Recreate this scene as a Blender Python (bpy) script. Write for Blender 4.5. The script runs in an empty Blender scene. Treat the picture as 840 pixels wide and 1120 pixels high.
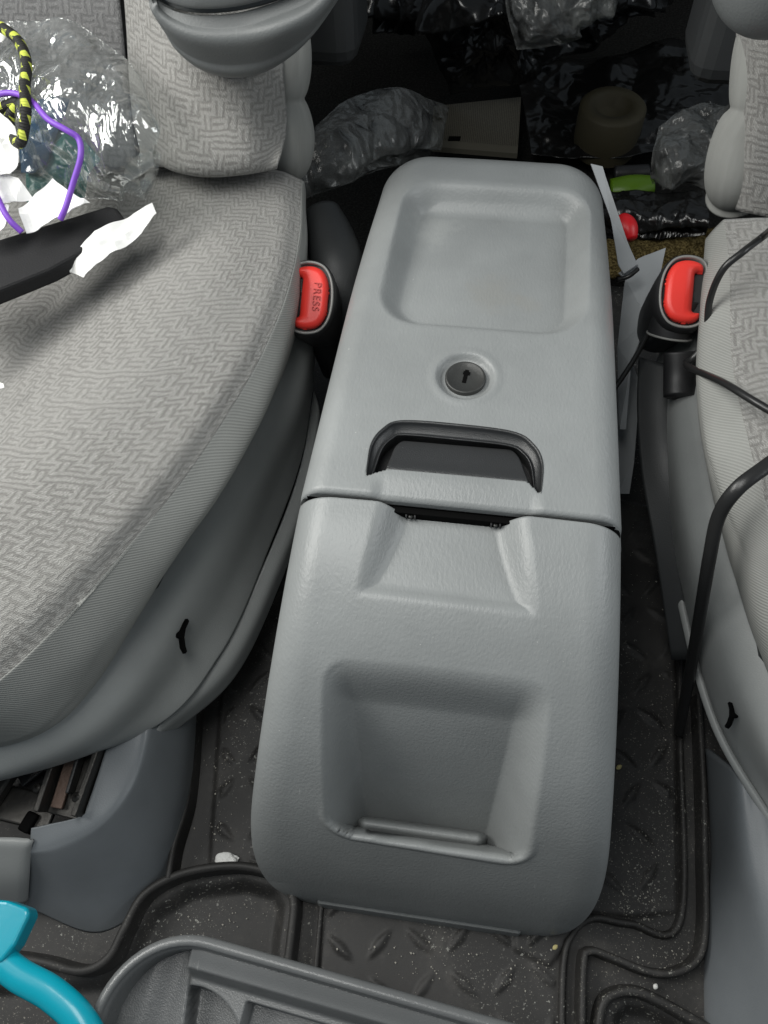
import bpy, bmesh, math, random
from mathutils import Vector, Matrix, noise
random.seed(7)
sc = bpy.context.scene
COL = sc.collection

# ---------------------------------------------------------------- camera
F = 873.0
Yc = Vector((247, 1590, 873)).normalized()
Xc = Vector((1, -.1016, -.0979)).normalized()
Xc = (Xc - Yc * Xc.dot(Yc)).normalized()
Xb = Vector((Xc.x, Xc.y, -Xc.z)); Yb = Vector((Yc.x, Yc.y, -Yc.z)); Zb = Xb.cross(Yb)
RM = Matrix((Xb, Yb, Zb))                       # camera axes -> world
def ray(px, py): return RM @ Vector(((px - 420) / F, (560 - py) / F, -1.0))
CAM = Vector((0, 0, .30)) - ray(502, 552) * .545
def at(px, py, z):
    r = ray(px, py); return CAM + r * ((z - CAM.z) / r.z)
def aty(px, py, y):
    r = ray(px, py); return CAM + r * ((y - CAM.y) / r.y)
def A(*pts): return [at(*p) for p in pts]
cd = bpy.data.cameras.new('camera'); cam = bpy.data.objects.new('camera', cd); COL.objects.link(cam)
cam.matrix_world = Matrix.Translation(CAM) @ RM.to_4x4()
cd.sensor_fit = 'VERTICAL'; cd.sensor_height = 36; cd.sensor_width = 27; cd.lens = 36 * F / 1120
cd.clip_start = .02; cd.clip_end = 50
sc.camera = cam

# ---------------------------------------------------------------- materials
class N:
    def __init__(s, name):
        s.m = bpy.data.materials.new(name); s.m.use_nodes = True
        s.t = s.m.node_tree; s.b = s.t.nodes['Principled BSDF']; s.out = s.t.nodes['Material Output']
    def n(s, ty, **kw):
        nd = s.t.nodes.new(ty)
        for k, v in kw.items():
            if k in nd.inputs.keys():
                if isinstance(v, bpy.types.NodeSocket): s.t.links.new(v, nd.inputs[k])
                else: nd.inputs[k].default_value = v
            else: setattr(nd, k, v)
        return nd
    def l(s, a, b): s.t.links.new(a, b)
    def math(s, op, a, b=None, c=None):
        nd = s.t.nodes.new('ShaderNodeMath'); nd.operation = op
        for i, v in enumerate((a, b, c)):
            if v is None: continue
            if isinstance(v, bpy.types.NodeSocket): s.l(v, nd.inputs[i])
            else: nd.inputs[i].default_value = v
        return nd.outputs[0]
    def mix(s, f, a, b):
        nd = s.t.nodes.new('ShaderNodeMix'); nd.data_type = 'RGBA'
        for i, v in ((0, f), (6, a), (7, b)):
            if isinstance(v, bpy.types.NodeSocket): s.l(v, nd.inputs[i])
            else: nd.inputs[i].default_value = v if i == 0 else (*v, 1)
        return nd.outputs[2]
    def noise(s, vec, scale, detail=3, rough=.5):
        nd = s.n('ShaderNodeTexNoise', Scale=scale, Detail=detail, Roughness=rough)
        s.l(vec, nd.inputs['Vector']); return nd.outputs['Fac']
    def ramp(s, f, a, b):
        nd = s.t.nodes.new('ShaderNodeMapRange'); nd.interpolation_type = 'SMOOTHSTEP'
        s.l(f, nd.inputs[0]); nd.inputs[1].default_value = a; nd.inputs[2].default_value = b
        return nd.outputs[0]
    def bump(s, h, strength, dist, prev=None):
        nd = s.n('ShaderNodeBump', Strength=strength, Distance=dist); s.l(h, nd.inputs['Height'])
        if prev: s.l(prev, nd.inputs['Normal'])
        return nd.outputs[0]
    def P(s, **kw):
        for k, v in kw.items():
            k = k.replace('_', ' ')
            if isinstance(v, bpy.types.NodeSocket): s.l(v, s.b.inputs[k])
            else: s.b.inputs[k].default_value = (*v, 1) if isinstance(v, tuple) else v
        return s.m

def plastic(name, col, rough=.5, grain=900, gs=.25, dust=.06, stretch=(1, 1, 1), spec=.5, blot=.08, stains=()):
    k = N(name); o = k.n('ShaderNodeTexCoord').outputs['Object']
    mp = k.n('ShaderNodeMapping'); mp.inputs['Scale'].default_value = stretch; k.l(o, mp.inputs[0]); v = mp.outputs[0]
    fine = k.noise(v, grain, 2); big = k.noise(o, 9, 4, .6)
    c = k.mix(k.ramp(big, .3, .7), tuple(x * (1 - blot) for x in col), tuple(min(1, x * (1 + blot)) for x in col))
    sp = k.ramp(k.noise(o, 420, 2, .7), .73, .79)
    sp = k.math('MULTIPLY', sp, k.ramp(k.noise(o, 14, 3), .48, .62))
    c = k.mix(k.math('MULTIPLY', sp, dust * 6), c, (.62, .62, .58))
    r = k.math('ADD', k.math('MULTIPLY', big, .18), rough - .09)
    for pos, rad, scol, amt in stains:
        ds = k.n('ShaderNodeVectorMath', operation='DISTANCE'); k.l(o, ds.inputs[0]); ds.inputs[1].default_value = pos
        dd = k.math('ADD', ds.outputs['Value'], k.math('MULTIPLY', k.math('SUBTRACT', k.noise(o, 70, 4, .65), .5), rad * 1.3))
        c = k.mix(k.math('MULTIPLY', k.ramp(dd, rad, rad * .25), amt), c, scol)
    # fine pale scratches
    ms = k.n('ShaderNodeMapping'); ms.inputs['Scale'].default_value = (260, 22, 60); ms.inputs['Rotation'].default_value = (0, 0, .5); k.l(o, ms.inputs[0])
    sc1 = k.math('MULTIPLY', k.ramp(k.noise(ms.outputs[0], 1.0, 2), .74, .80), k.ramp(k.noise(o, 17, 2), .52, .66))
    c = k.mix(k.math('MULTIPLY', sc1, .22), c, (.6, .6, .58))
    return k.P(Base_Color=c, Roughness=r, Normal=k.bump(fine, gs, .0006), Specular_IOR_Level=spec)

def cell_fabric(name, c1, c2):
    """irregular basket/maze weave on the UV (metres)"""
    k = N(name); uv = k.n('ShaderNodeUVMap').outputs[0]
    dn = k.n('ShaderNodeTexNoise', Scale=60.0, Detail=1.0); k.l(uv, dn.inputs['Vector'])
    off = k.n('ShaderNodeVectorMath', operation='MULTIPLY_ADD'); k.l(dn.outputs['Color'], off.inputs[0])
    off.inputs[1].default_value = (.006, .006, 0); k.l(uv, off.inputs[2])
    dn2 = k.n('ShaderNodeTexNoise', Scale=520.0, Detail=1.0); k.l(uv, dn2.inputs['Vector'])
    off2 = k.n('ShaderNodeVectorMath', operation='MULTIPLY_ADD'); k.l(dn2.outputs['Color'], off2.inputs[0]); off2.inputs[1].default_value = (.0030, .0030, 0); k.l(off.outputs[0], off2.inputs[2]); off = off2
    sx = k.n('ShaderNodeSeparateXYZ'); k.l(off.outputs[0], sx.inputs[0]); u, v = sx.outputs[0], sx.outputs[1]
    cs = .0105
    fu = k.math('FLOOR', k.math('DIVIDE', u, cs)); fv = k.math('FLOOR', k.math('DIVIDE', v, cs))
    cb = k.n('ShaderNodeCombineXYZ'); k.l(fu, cb.inputs[0]); k.l(fv, cb.inputs[1])
    wn = k.n('ShaderNodeTexWhiteNoise', noise_dimensions='2D'); k.l(cb.outputs[0], wn.inputs['Vector'])
    par = k.math('MODULO', k.math('ABSOLUTE', k.math('ADD', fu, fv)), 2.0)
    r = k.math('GREATER_THAN', k.math('ADD', k.math('MULTIPLY', par, .55), k.math('MULTIPLY', wn.outputs[0], .6)), .5)
    w = 2 * math.pi / (cs / 2)
    su = k.math('SINE', k.math('MULTIPLY', u, w)); sv = k.math('SINE', k.math('MULTIPLY', v, w))
    st = k.math('ADD', k.math('MULTIPLY', su, r), k.math('MULTIPLY', sv, k.math('SUBTRACT', 1.0, r)))
    band = k.ramp(st, -1.15, .45)
    # fine twill threads
    tw = k.math('SINE', k.math('MULTIPLY', k.math('ADD', k.math('MULTIPLY', u, 1.0), k.math('MULTIPLY', v, 1.7)), 2 * math.pi / .0027))
    th = k.ramp(tw, -.9, .9)
    big = k.noise(uv, 12, 3); mn = k.noise(uv, 700, 2)
    md = k.noise(uv, 260, 3, .7); f = k.math('MULTIPLY', k.math('ADD', .25, k.math('MULTIPLY', band, .75)), k.math('ADD', .45, k.math('MULTIPLY', md, .9)))
    c = k.mix(f, c1, c2)
    c = k.mix(k.math('MULTIPLY', th, .55), c, tuple(x * .62 for x in c1))
    c = k.mix(k.math('MULTIPLY', k.ramp(big, .35, .7), .25), c, tuple(x * .8 for x in c2))
    h = k.math('ADD', k.math('MULTIPLY', band, .7), k.math('ADD', k.math('MULTIPLY', th, .5), k.math('MULTIPLY', mn, .5)))
    return k.P(Base_Color=c, Roughness=.95, Normal=k.bump(h, .55, .0009), Specular_IOR_Level=.15, Sheen_Weight=.15)

def twill(name, c1, scale=.0028):
    k = N(name); uv = k.n('ShaderNodeUVMap').outputs[0]
    sx = k.n('ShaderNodeSeparateXYZ'); k.l(uv, sx.inputs[0])
    tw = k.math('SINE', k.math('MULTIPLY', k.math('ADD', sx.outputs[0], sx.outputs[1]), 2 * math.pi / scale))
    th = k.ramp(tw, -.9, .9); mn = k.noise(uv, 900, 2); big = k.noise(uv, 15, 3)
    c = k.mix(th, tuple(x * .78 for x in c1), c1)
    c = k.mix(k.math('MULTIPLY', mn, .35), c, tuple(x * .6 for x in c1))
    c = k.mix(k.math('MULTIPLY', k.ramp(big, .35, .7), .3), c, tuple(x * 1.25 for x in c1))
    return k.P(Base_Color=c, Roughness=.9, Normal=k.bump(k.math('ADD', th, mn), .4, .0006), Specular_IOR_Level=.2)

def rubber(name, col, dust=1.0):
    k = N(name); o = k.n('ShaderNodeTexCoord').outputs['Object']
    big = k.noise(o, 11, 4, .65); fine = k.noise(o, 260, 3, .7); fine2 = k.noise(o, 620, 2, .6)
    c = k.mix(k.ramp(big, .35, .75), col, tuple(x * 1.9 + .006 for x in col))
    sp = k.math('MULTIPLY', k.ramp(fine, .62, .68), k.ramp(k.noise(o, 13, 3, .6), .47, .60))
    c = k.mix(k.math('MULTIPLY', sp, .55 * dust), c, (.42, .42, .38))
    sp2 = k.math('MULTIPLY', k.ramp(fine2, .64, .70), k.ramp(k.noise(o, 7, 3, .6), .40, .58))
    c = k.mix(k.math('MULTIPLY', sp2, .5 * dust), c, (.35, .33, .28))
    c = k.mix(k.math('MULTIPLY', k.ramp(k.noise(o, 24, 5, .7), .50, .74), .13 * dust), c, (.20, .185, .165))
    r = k.math('ADD', .42, k.math('MULTIPLY', big, .35))
    return k.P(Base_Color=c, Roughness=r, Normal=k.bump(k.noise(o, 1200, 2), .25, .0005), Specular_IOR_Level=.45)

def carpet(name, c1, c2):
    k = N(name); o = k.n('ShaderNodeTexCoord').outputs['Object']
    f = k.noise(o, 330, 4, .75)
    return k.P(Base_Color=k.mix(k.ramp(f, .4, .65), c1, c2), Roughness=1.0, Normal=k.bump(f, 1.0, .004), Specular_IOR_Level=.1)

def film(name, tint, alpha, rough=.12, gloss=1.0, milk=.035):
    """thin clear plastic: see-through with sharp sheen"""
    k = N(name); o = k.n('ShaderNodeTexCoord').outputs['Object']
    wp = k.n('ShaderNodeTexNoise', Scale=14.0, Detail=2.0); k.l(o, wp.inputs['Vector'])
    wv = k.n('ShaderNodeVectorMath', operation='MULTIPLY_ADD'); k.l(wp.outputs['Color'], wv.inputs[0]); wv.inputs[1].default_value = (.08, .08, .08); k.l(o, wv.inputs[2])
    ml = k.n('ShaderNodeMapping'); ml.inputs['Scale'].default_value = (1, .45, .6); ml.inputs['Rotation'].default_value = (.3, .2, .5); k.l(wv.outputs[0], ml.inputs[0])
    vo = k.n('ShaderNodeTexVoronoi', Scale=38.0); k.l(ml.outputs[0], vo.inputs['Vector'])
    vo2 = k.n('ShaderNodeTexVoronoi', Scale=95.0); k.l(ml.outputs[0], vo2.inputs['Vector'])
    nz = k.math('ADD', vo.outputs['Distance'], k.math('MULTIPLY', vo2.outputs['Distance'], .3))
    bmp = k.bump(nz, .75, .012)
    tr = k.n('ShaderNodeBsdfTransparent', Color=(*tint, 1))
    gl = k.n('ShaderNodeBsdfGlossy', Roughness=rough, Color=(gloss, gloss, gloss, 1)); k.l(bmp, gl.inputs['Normal'])
    df = k.n('ShaderNodeBsdfDiffuse', Color=(.7, .72, .72, 1)); k.l(bmp, df.inputs['Normal'])
    lw = k.n('ShaderNodeLayerWeight', Blend=.35); k.l(bmp, lw.inputs['Normal'])
    m1 = k.n('ShaderNodeMixShader'); k.l(k.math('ADD', k.math('MULTIPLY', lw.outputs['Fresnel'], .38), alpha), m1.inputs[0])
    k.l(tr.outputs[0], m1.inputs[1]); k.l(gl.outputs[0], m1.inputs[2])
    m2 = k.n('ShaderNodeMixShader'); k.l(k.math('MULTIPLY', k.ramp(nz, .15, .6), milk), m2.inputs[0])
    k.l(m1.outputs[0], m2.inputs[1]); k.l(df.outputs[0], m2.inputs[2]); k.l(m2.outputs[0], k.out.inputs[0])
    return k.m

def simple(name, col, rough=.5, metal=0, bumps=None, spec=.5, coat=0):
    k = N(name); o = k.n('ShaderNodeTexCoord').outputs['Object']
    sc_, st = bumps or (300, .15)
    nz = k.noise(o, sc_, 3); big = k.noise(o, 25, 4, .6)
    c = k.mix(k.math('MULTIPLY', big, .5), tuple(min(1, x * 1.12) for x in col), tuple(x * .8 for x in col))
    return k.P(Base_Color=c, Roughness=rough, Metallic=metal, Specular_IOR_Level=spec, Coat_Weight=coat,
               Normal=k.bump(nz, st, .001))

M = {}
M['console'] = plastic('grey grained plastic', (.248, .259, .258), .42, 520, .5, .16, (1, .45, 1), stains=[(tuple(at(540, 318, .288) - Vector((0, .1, 0))), .030, (.25, .235, .20), .22), (tuple(at(578, 330, .288) - Vector((0, .1, 0))), .014, (.25, .235, .20), .2), (tuple(at(476, 240, .288) - Vector((0, .1, 0))), .03, (.36, .37, .36), .4), (tuple(at(470, 840, .13) - Vector((0, .1, 0))), .05, (.27, .28, .28), .5)])

M['handle'] = plastic('dark grey handle plastic', (.020, .021, .022), .32, 1500, .35, .05)
M['plate'] = plastic('dark grey grained plate', (.032, .033, .034), .28, 1400, .6, .05)
M['tray'] = plastic('dark grey tray plastic', (.125, .129, .13), .28, 1100, .3, .16)
M['black'] = plastic('black plastic', (.015, .015, .016), .45, 900, .2, .03)
M['lock'] = simple('worn dark lock metal', (.045, .046, .044), .42, .3, (500, .2))
M['slot'] = simple('keyhole black', (.003, .003, .003), .8, 0, None, .05)
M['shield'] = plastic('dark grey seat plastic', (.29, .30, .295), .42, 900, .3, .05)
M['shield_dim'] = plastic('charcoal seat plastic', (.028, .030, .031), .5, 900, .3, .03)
M['blue'] = plastic('blue grey base plastic', (.175, .190, .202), .42, 900, .25, .05)
M['arm'] = plastic('grey armrest vinyl', (.115, .122, .122), .45, 700, .35, .03)
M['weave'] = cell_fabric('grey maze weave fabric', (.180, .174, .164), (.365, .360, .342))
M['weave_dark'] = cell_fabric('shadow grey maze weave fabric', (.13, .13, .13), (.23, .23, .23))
M['plain'] = twill('plain grey twill fabric', (.33, .333, .315))
M['puff'] = twill('plain blue grey twill fabric', (.19, .215, .21))
M['mat'] = rubber('dusty black rubber mat', (.023, .022, .021), 1.3)
M['rear'] = rubber('dark rear floor', (.008, .008, .008), .25)
M['red'] = simple('red button plastic', (.72, .035, .025), .42, 0, (900, .12))
M['red_dim'] = simple('dark red plastic', (.55, .01, .015), .4)
M['trimring'] = simple('grey bezel edge', (.20, .20, .19), .4)
M['paper'] = simple('white paper', (.78, .78, .76), .7, 0, (60, .3), .2)
M['paper_grey'] = simple('pale grey card', (.36, .375, .385), .7, 0, (60, .2), .2)
M['cord'] = simple('black cable rubber', (.015, .015, .015), .35)
M['purple'] = simple('purple cord', (.20, .07, .50), .45)
M['teal'] = simple('turquoise plastic', (.0, .27, .36), .28, 0, (300, .05), .5, .2)
M['metal'] = simple('dark greasy steel', (.045, .043, .040), .42, .7, (200, .4))
M['rust'] = simple('rusty greased strip', (.13, .085, .065), .6, .2, (300, .8))
M['film'] = film('clear crinkled film', (.96, .97, .965), .06, .10)
M['film_dim'] = film('smoky clear film', (.88, .88, .86), .03, .26, .5, .07)
M['blackbag'] = simple('black bin bag film', (.008, .008, .008), .22, 0, (30, .5), .5)
M['greenwrap'] = simple('dark green wrapper', (.015, .11, .095), .3, 0, (90, .5))
M['bluewrap'] = simple('dark blue wrapper', (.02, .06, .12), .3, 0, (90, .5))
M['foam'] = simple('black matte case', (.012, .012, .013), .7, 0, (700, .4), .3)
M['tape'] = simple('tan roll', (.04, .034, .017), .7)
M['green'] = simple('lime green plastic', (.09, .19, .005), .4)
M['gold'] = carpet('golden brown carpet', (.05, .035, .012), (.22, .17, .07))
M['carpet'] = carpet('black floor carpet', (.012, .012, .011), (.035, .034, .032))
M['crumb'] = simple('yellowish crumb', (.55, .48, .22), .8)
M['chalk_dim'] = simple('dusty grit', (.42, .40, .35), .9)
M['chalk'] = simple('white crumb', (.75, .75, .72), .8)

def rope_mat():
    k = N('black and lime braided cord'); uv = k.n('ShaderNodeUVMap').outputs[0]
    sx = k.n('ShaderNodeSeparateXYZ'); k.l(uv, sx.inputs[0])
    a = k.math('SINE', k.math('MULTIPLY', sx.outputs[0], 2 * math.pi / .011))
    b = k.math('SINE', k.math('ADD', k.math('MULTIPLY', sx.outputs[1], 12.566), k.math('MULTIPLY', sx.outputs[0], 2 * math.pi / .022)))
    f = k.math('MULTIPLY', k.math('GREATER_THAN', a, -.1), k.math('GREATER_THAN', b, .1))
    c = k.mix(f, (.012, .012, .01), (.55, .62, .08))
    w = k.math('SINE', k.math('MULTIPLY', sx.outputs[0], 2 * math.pi / .0022))
    return k.P(Base_Color=c, Roughness=.7, Normal=k.bump(w, .5, .0006))
M['rope'] = rope_mat()

def booklet_mat():
    k = N('printed booklet page'); uv = k.n('ShaderNodeUVMap').outputs[0]
    sx = k.n('ShaderNodeSeparateXYZ'); k.l(uv, sx.inputs[0])
    st = k.math('GREATER_THAN', k.math('SINE', k.math('MULTIPLY', sx.outputs[0], 300.0)), .1)
    br = k.math('GREATER_THAN', k.noise(uv, 60, 2), .42)
    f = k.math('MULTIPLY', k.math('MULTIPLY', st, br), k.math('GREATER_THAN', sx.outputs[1], .12))
    return k.P(Base_Color=k.mix(k.math('MULTIPLY', f, .75), (.095, .088, .068), (.025, .022, .018)), Roughness=.6)
M['page'] = booklet_mat()

# ---------------------------------------------------------------- objects helpers
def tag(o, label, cat, group=None, kind=None):
    if label: o['label'] = label
    if cat: o['category'] = cat
    if group: o['group'] = group
    if kind: o['kind'] = kind
    return o
def empty(name, loc, label, cat, group=None):
    o = bpy.data.objects.new(name, None); COL.objects.link(o); o.location = loc; o.empty_display_size = .02
    return tag(o, label, cat, group)
def mesh(name, verts, faces, m, parent=None, uvs=None, smooth=True, solid=0, sub=0, bevel=0, mats=None, fm=None, offset=-1):
    me = bpy.data.meshes.new(name)
    org = parent_world(parent) if parent else Vector((0, 0, 0))
    me.from_pydata([Vector(v) - org for v in verts], [], faces)
    if uvs:
        ul = me.uv_layers.new(name='UVMap')
        for lp in me.loops: ul.data[lp.index].uv = uvs[lp.vertex_index]
    if smooth:
        for p in me.polygons: p.use_smooth = True
    me.materials.append(m)
    if mats:
        for x in mats: me.materials.append(x)
        for i, p in enumerate(me.polygons): p.material_index = fm[i]
    me.update()
    o = bpy.data.objects.new(name, me); COL.objects.link(o)
    if parent: o.parent = parent
    if bevel:
        b = o.modifiers.new('bevel', 'BEVEL'); b.width = bevel; b.segments = 3; b.limit_method = 'ANGLE'; b.angle_limit = .6
    if sub:
        s = o.modifiers.new('sub', 'SUBSURF'); s.levels = s.render_levels = sub
    if solid:
        s = o.modifiers.new('solid', 'SOLIDIFY'); s.thickness = solid; s.offset = offset
    return o
def parent_world(p):
    v = Vector((0, 0, 0))
    while p is not None: v = v + p.location; p = p.parent
    return v
def cr(p0, p1, p2, p3, t):
    return ((p1 * 2) + (p2 - p0) * t + (p0 * 2 - p1 * 5 + p2 * 4 - p3) * t * t + (p1 * 3 - p0 - p2 * 3 + p3) * t ** 3) * .5
def spline(pts, n, closed=False):
    pts = [Vector(p) for p in pts]; m = len(pts); out = []
    segs = m if closed else m - 1
    for i in range(n + (0 if closed else 1)):
        s = i / n * segs; k = min(int(s), segs - 1); t = s - k
        g = (lambda j: pts[j % m]) if closed else (lambda j: pts[j] if 0 <= j < m else (pts[0] * 2 - pts[1] if j < 0 else pts[-1] * 2 - pts[-2]))
        out.append(cr(g(k - 1), g(k), g(k + 1), g(k + 2), t))
    return out
def resample(pts, n):
    d = [0]
    for a, b in zip(pts, pts[1:]): d.append(d[-1] + (b - a).length)
    out = []; j = 0
    for i in range(n + 1):
        s = d[-1] * i / n
        while j < len(d) - 2 and d[j + 1] < s: j += 1
        t = (s - d[j]) / max(1e-9, d[j + 1] - d[j]); out.append(pts[j].lerp(pts[j + 1], min(1, t)))
    return out
def grid_faces(nu, nv, flip=False, closed_u=False):
    f = []
    W = nu + (0 if closed_u else 1)
    for j in range(nv):
        for i in range(nu):
            a = j * W + i; b = j * W + (i + 1) % W
            q = (a, b, b + W, a + W); f.append(q[::-1] if flip else q)
    return f
def patch(name, rows, nu, nv, m, parent=None, flip=False, solid=.002, disp=None, even=False, **kw):
    """smooth sheet through rows of control points (rows may have different counts)"""
    rr = [spline(r, nu) for r in rows]
    if even: rr = [resample(spline(r, nu * 3), nu) for r in rows]
    cols = [spline([r[i] for r in rr], nv) for i in range(nu + 1)]
    V = []; UV = []
    ulen = [0]
    mid = len(cols[0]) // 2
    for i in range(nu): ulen.append(ulen[-1] + (cols[i + 1][mid] - cols[i][mid]).length)
    vl = [[0] for _ in cols]
    for i, c in enumerate(cols):
        for j in range(nv): vl[i].append(vl[i][-1] + (c[j + 1] - c[j]).length)
    avg = [sum(vl[i][j] for i in range(nu + 1)) / (nu + 1) for j in range(nv + 1)]
    for j in range(nv + 1):
        for i in range(nu + 1):
            V.append(cols[i][j].copy()); UV.append((ulen[i], avg[j]))
    if disp:
        W = nu + 1; out = []
        for j in range(nv + 1):
            for i in range(W):
                du = V[j * W + min(i + 1, nu)] - V[j * W + max(i - 1, 0)]
                dv = V[min(j + 1, nv) * W + i] - V[max(j - 1, 0) * W + i]
                nn = du.cross(dv)
                nn = nn.normalized() if nn.length > 1e-12 else Vector((0, 0, 1))
                if nn.z < 0: nn = -nn
                out.append(V[j * W + i] + nn * disp(V[j * W + i], i / nu, j / nv))
        V = out
    return mesh(name, V, grid_faces(nu, nv, flip), m, parent, UV, solid=solid, **kw)
def tube(name, pts, r, m, parent=None, n=80, seg=14, flat=1.0, raw=False, caps=True, rad=None):
    c = resample([Vector(p) for p in pts] if raw else spline(pts, n * 2), n)
    V = []; UV = []; up = Vector((0, 0, 1)); prev = None; L = 0
    for i, p in enumerate(c):
        t = (c[min(i + 1, n)] - c[max(i - 1, 0)]).normalized()
        if prev is None:
            a = t.cross(up);
            if a.length < .1: a = t.cross(Vector((1, 0, 0)))
        else: a = prev - t * prev.dot(t)
        a.normalize(); prev = a; b = t.cross(a)
        rr = r * (rad(i / n) if rad else 1)
        for s in range(seg):
            th = 2 * math.pi * s / seg
            V.append(p + a * math.cos(th) * rr + b * math.sin(th) * rr * flat); UV.append((L, s / seg))
        if i < n: L += (c[i + 1] - p).length
    Fc = grid_faces(seg, n, True, True)
    if caps: Fc += [tuple(range(seg)), tuple(range(n * seg + seg - 1, n * seg - 1, -1))]
    return mesh(name, V, Fc, m, parent, UV)
def prism(name, poly, z0, z1, m, parent=None, bevel=.001, smooth=False):
    """poly: list of world xy points, closed"""
    n = len(poly)
    V = [Vector((p[0], p[1], z0)) for p in poly] + [Vector((p[0], p[1], z1)) for p in poly]
    ar = sum(poly[i][0] * poly[(i + 1) % n][1] - poly[(i + 1) % n][0] * poly[i][1] for i in range(n))
    if ar < 0: V = V[:n][::-1] + V[n:][::-1]
    Fc = [tuple(range(n))[::-1], tuple(range(n, 2 * n))] + [(i, (i + 1) % n, (i + 1) % n + n, i + n) for i in range(n)]
    return mesh(name, V, Fc, m, parent, smooth=smooth, bevel=bevel)
def box(name, c, s, m, parent=None, rz=0, rx=0, bevel=.002):
    R = Matrix.Rotation(rz, 3, 'Z') @ Matrix.Rotation(rx, 3, 'X'); c = Vector(c)
    V = [c + R @ Vector((x * s[0] / 2, y * s[1] / 2, z * s[2] / 2)) for x in (-1, 1) for y in (-1, 1) for z in (-1, 1)]
    Fc = [(0, 1, 3, 2), (4, 6, 7, 5), (0, 4, 5, 1), (2, 3, 7, 6), (0, 2, 6, 4), (1, 5, 7, 3)]
    return mesh(name, V, Fc, m, parent, smooth=False, bevel=bevel)
def sst(a, b, x):
    t = max(0, min(1, (x - a) / (b - a))) if a != b else float(x > a)
    return t * t * (3 - 2 * t)
def lerp1(tab, x):
    """smooth 1-D table interpolation"""
    if x <= tab[0][0]: return tab[0][1]
    for (a, va), (b, vb) in zip(tab, tab[1:]):
        if x <= b: return va + (vb - va) * (x - a) / (b - a)
    return tab[-1][1]
def ridged(p, s, seed=0, oct=3):
    q = Vector((p.x * s + seed, p.y * s - seed, p.z * s + seed * .3)); v = 0; a = 1
    for _ in range(oct):
        v += a * (1 - 2 * abs(noise.noise(q))); q = q * 2.1 + Vector((3, 1, 7)); a *= .5
    return v
def facet(p, s, seed=0):
    """faceted crease height from Voronoi cells"""
    q = Vector((p.x * s + seed, p.y * s + seed * .7, p.z * s))
    d, pts = noise.voronoi(q); return d[1] - d[0]

# =============================================================== SETTING
def plane(name, x0, x1, y0, y1, z, m, label=None):
    o = mesh(name, [(x0, y0, z), (x1, y0, z), (x1, y1, z), (x0, y1, z)], [(0, 1, 2, 3)], m, smooth=False)
    o['kind'] = 'structure'; return o
plane('floor', -1.4, 1.4, -1.2, 2.2, -.03, M['carpet'])

# =============================================================== FLOOR MAT
def seg_d(p, a, b):
    ab = b - a; t = max(0, min(1, (p - a).dot(ab) / max(1e-9, ab.length_squared))); return (p - a - ab * t).length
def poly_in(p, poly):
    c = False; n = len(poly)
    for i in range(n):
        a, b = poly[i], poly[i - 1]
        if (a.y > p.y) != (b.y > p.y) and p.x < (b.x - a.x) * (p.y - a.y) / (b.y - a.y) + a.x: c = not c
    return c
mat_root = empty('rubber_mat', (0, -.1, 0), 'dusty black rubber floor mat with diamond tread and raised rims under the grey console', 'floor mat')
z0 = 0.0
lobe = [at(x, y, .0).xy for x, y in ((-60, 1075), (60, 1072), (108, 1068), (138, 1035), (160, 995), (205, 968), (268, 960), (304, 970), (314, 990), (308, 1030), (300, 1200), (-60, 1250))]
lobe2 = [at(x, y, .0).xy for x, y in ((668, 1200), (668, 1108), (684, 1094), (710, 1098), (770, 1128), (860, 1170), (860, 1300))]
treadR = [at(x, y, .0).xy for x, y in ((560, 520), (738, 560), (742, 1000), (690, 1005), (645, 1000), (600, 1060), (560, 1040))]
treadC = [at(x, y, .0).xy for x, y in ((350, 940), (640, 1010), (618, 1030), (612, 1250), (345, 1250))]
treadL = [at(x, y, .0).xy for x, y in ((250, 640), (330, 700), (330, 960), (228, 948), (238, 800))]
def mat_h(x, y):
    p = Vector((x, y)); h = 0
    for L in (lobe, lobe2):
        ds = min(seg_d(p, L[i - 1], L[i]) for i in range(len(L)))
        if poly_in(p, L): h -= .016 * sst(0, .012, ds)
    for T in (treadR, treadC, treadL):
        if poly_in(p, T):
            ds = min(seg_d(p, T[i - 1], T[i]) for i in range(len(T)))
            h += .0035 * sst(0, .003, ds)
            if ds > .008:
                a = math.radians(12)
                u = x * math.cos(a) + y * math.sin(a); v = -x * math.sin(a) + y * math.cos(a)
                c = .034; i = math.floor(u / c); j = math.floor(v / c)
                lu = (u / c - i - .5) * c; lv = (v / c - j - .5) * c
                s = 1 if (i + j) % 2 else -1
                a1 = (lu + s * lv) * .7071; a2 = (lu - s * lv) * .7071
                q = abs(a1) / .017 + (abs(a2) / .0045) ** 1.4
                h += .0025 * sst(1.0, .55, q)
    return h
nx, ny = 380, 470; X0, X1, Y0, Y1 = -.42, .34, -.42, .52
V = []; 
for j in range(ny + 1):
    for i in range(nx + 1):
        x = X0 + (X1 - X0) * i / nx; y = Y0 + (Y1 - Y0) * j / ny
        V.append((x, y, (mat_h(x, y) if y < .25 else 0) + .0015 * noise.noise(Vector((x * 14, y * 14, 0)))))
mesh('tread_sheet', V, grid_faces(nx, ny), M['mat'], mat_root, solid=.004)
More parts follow.
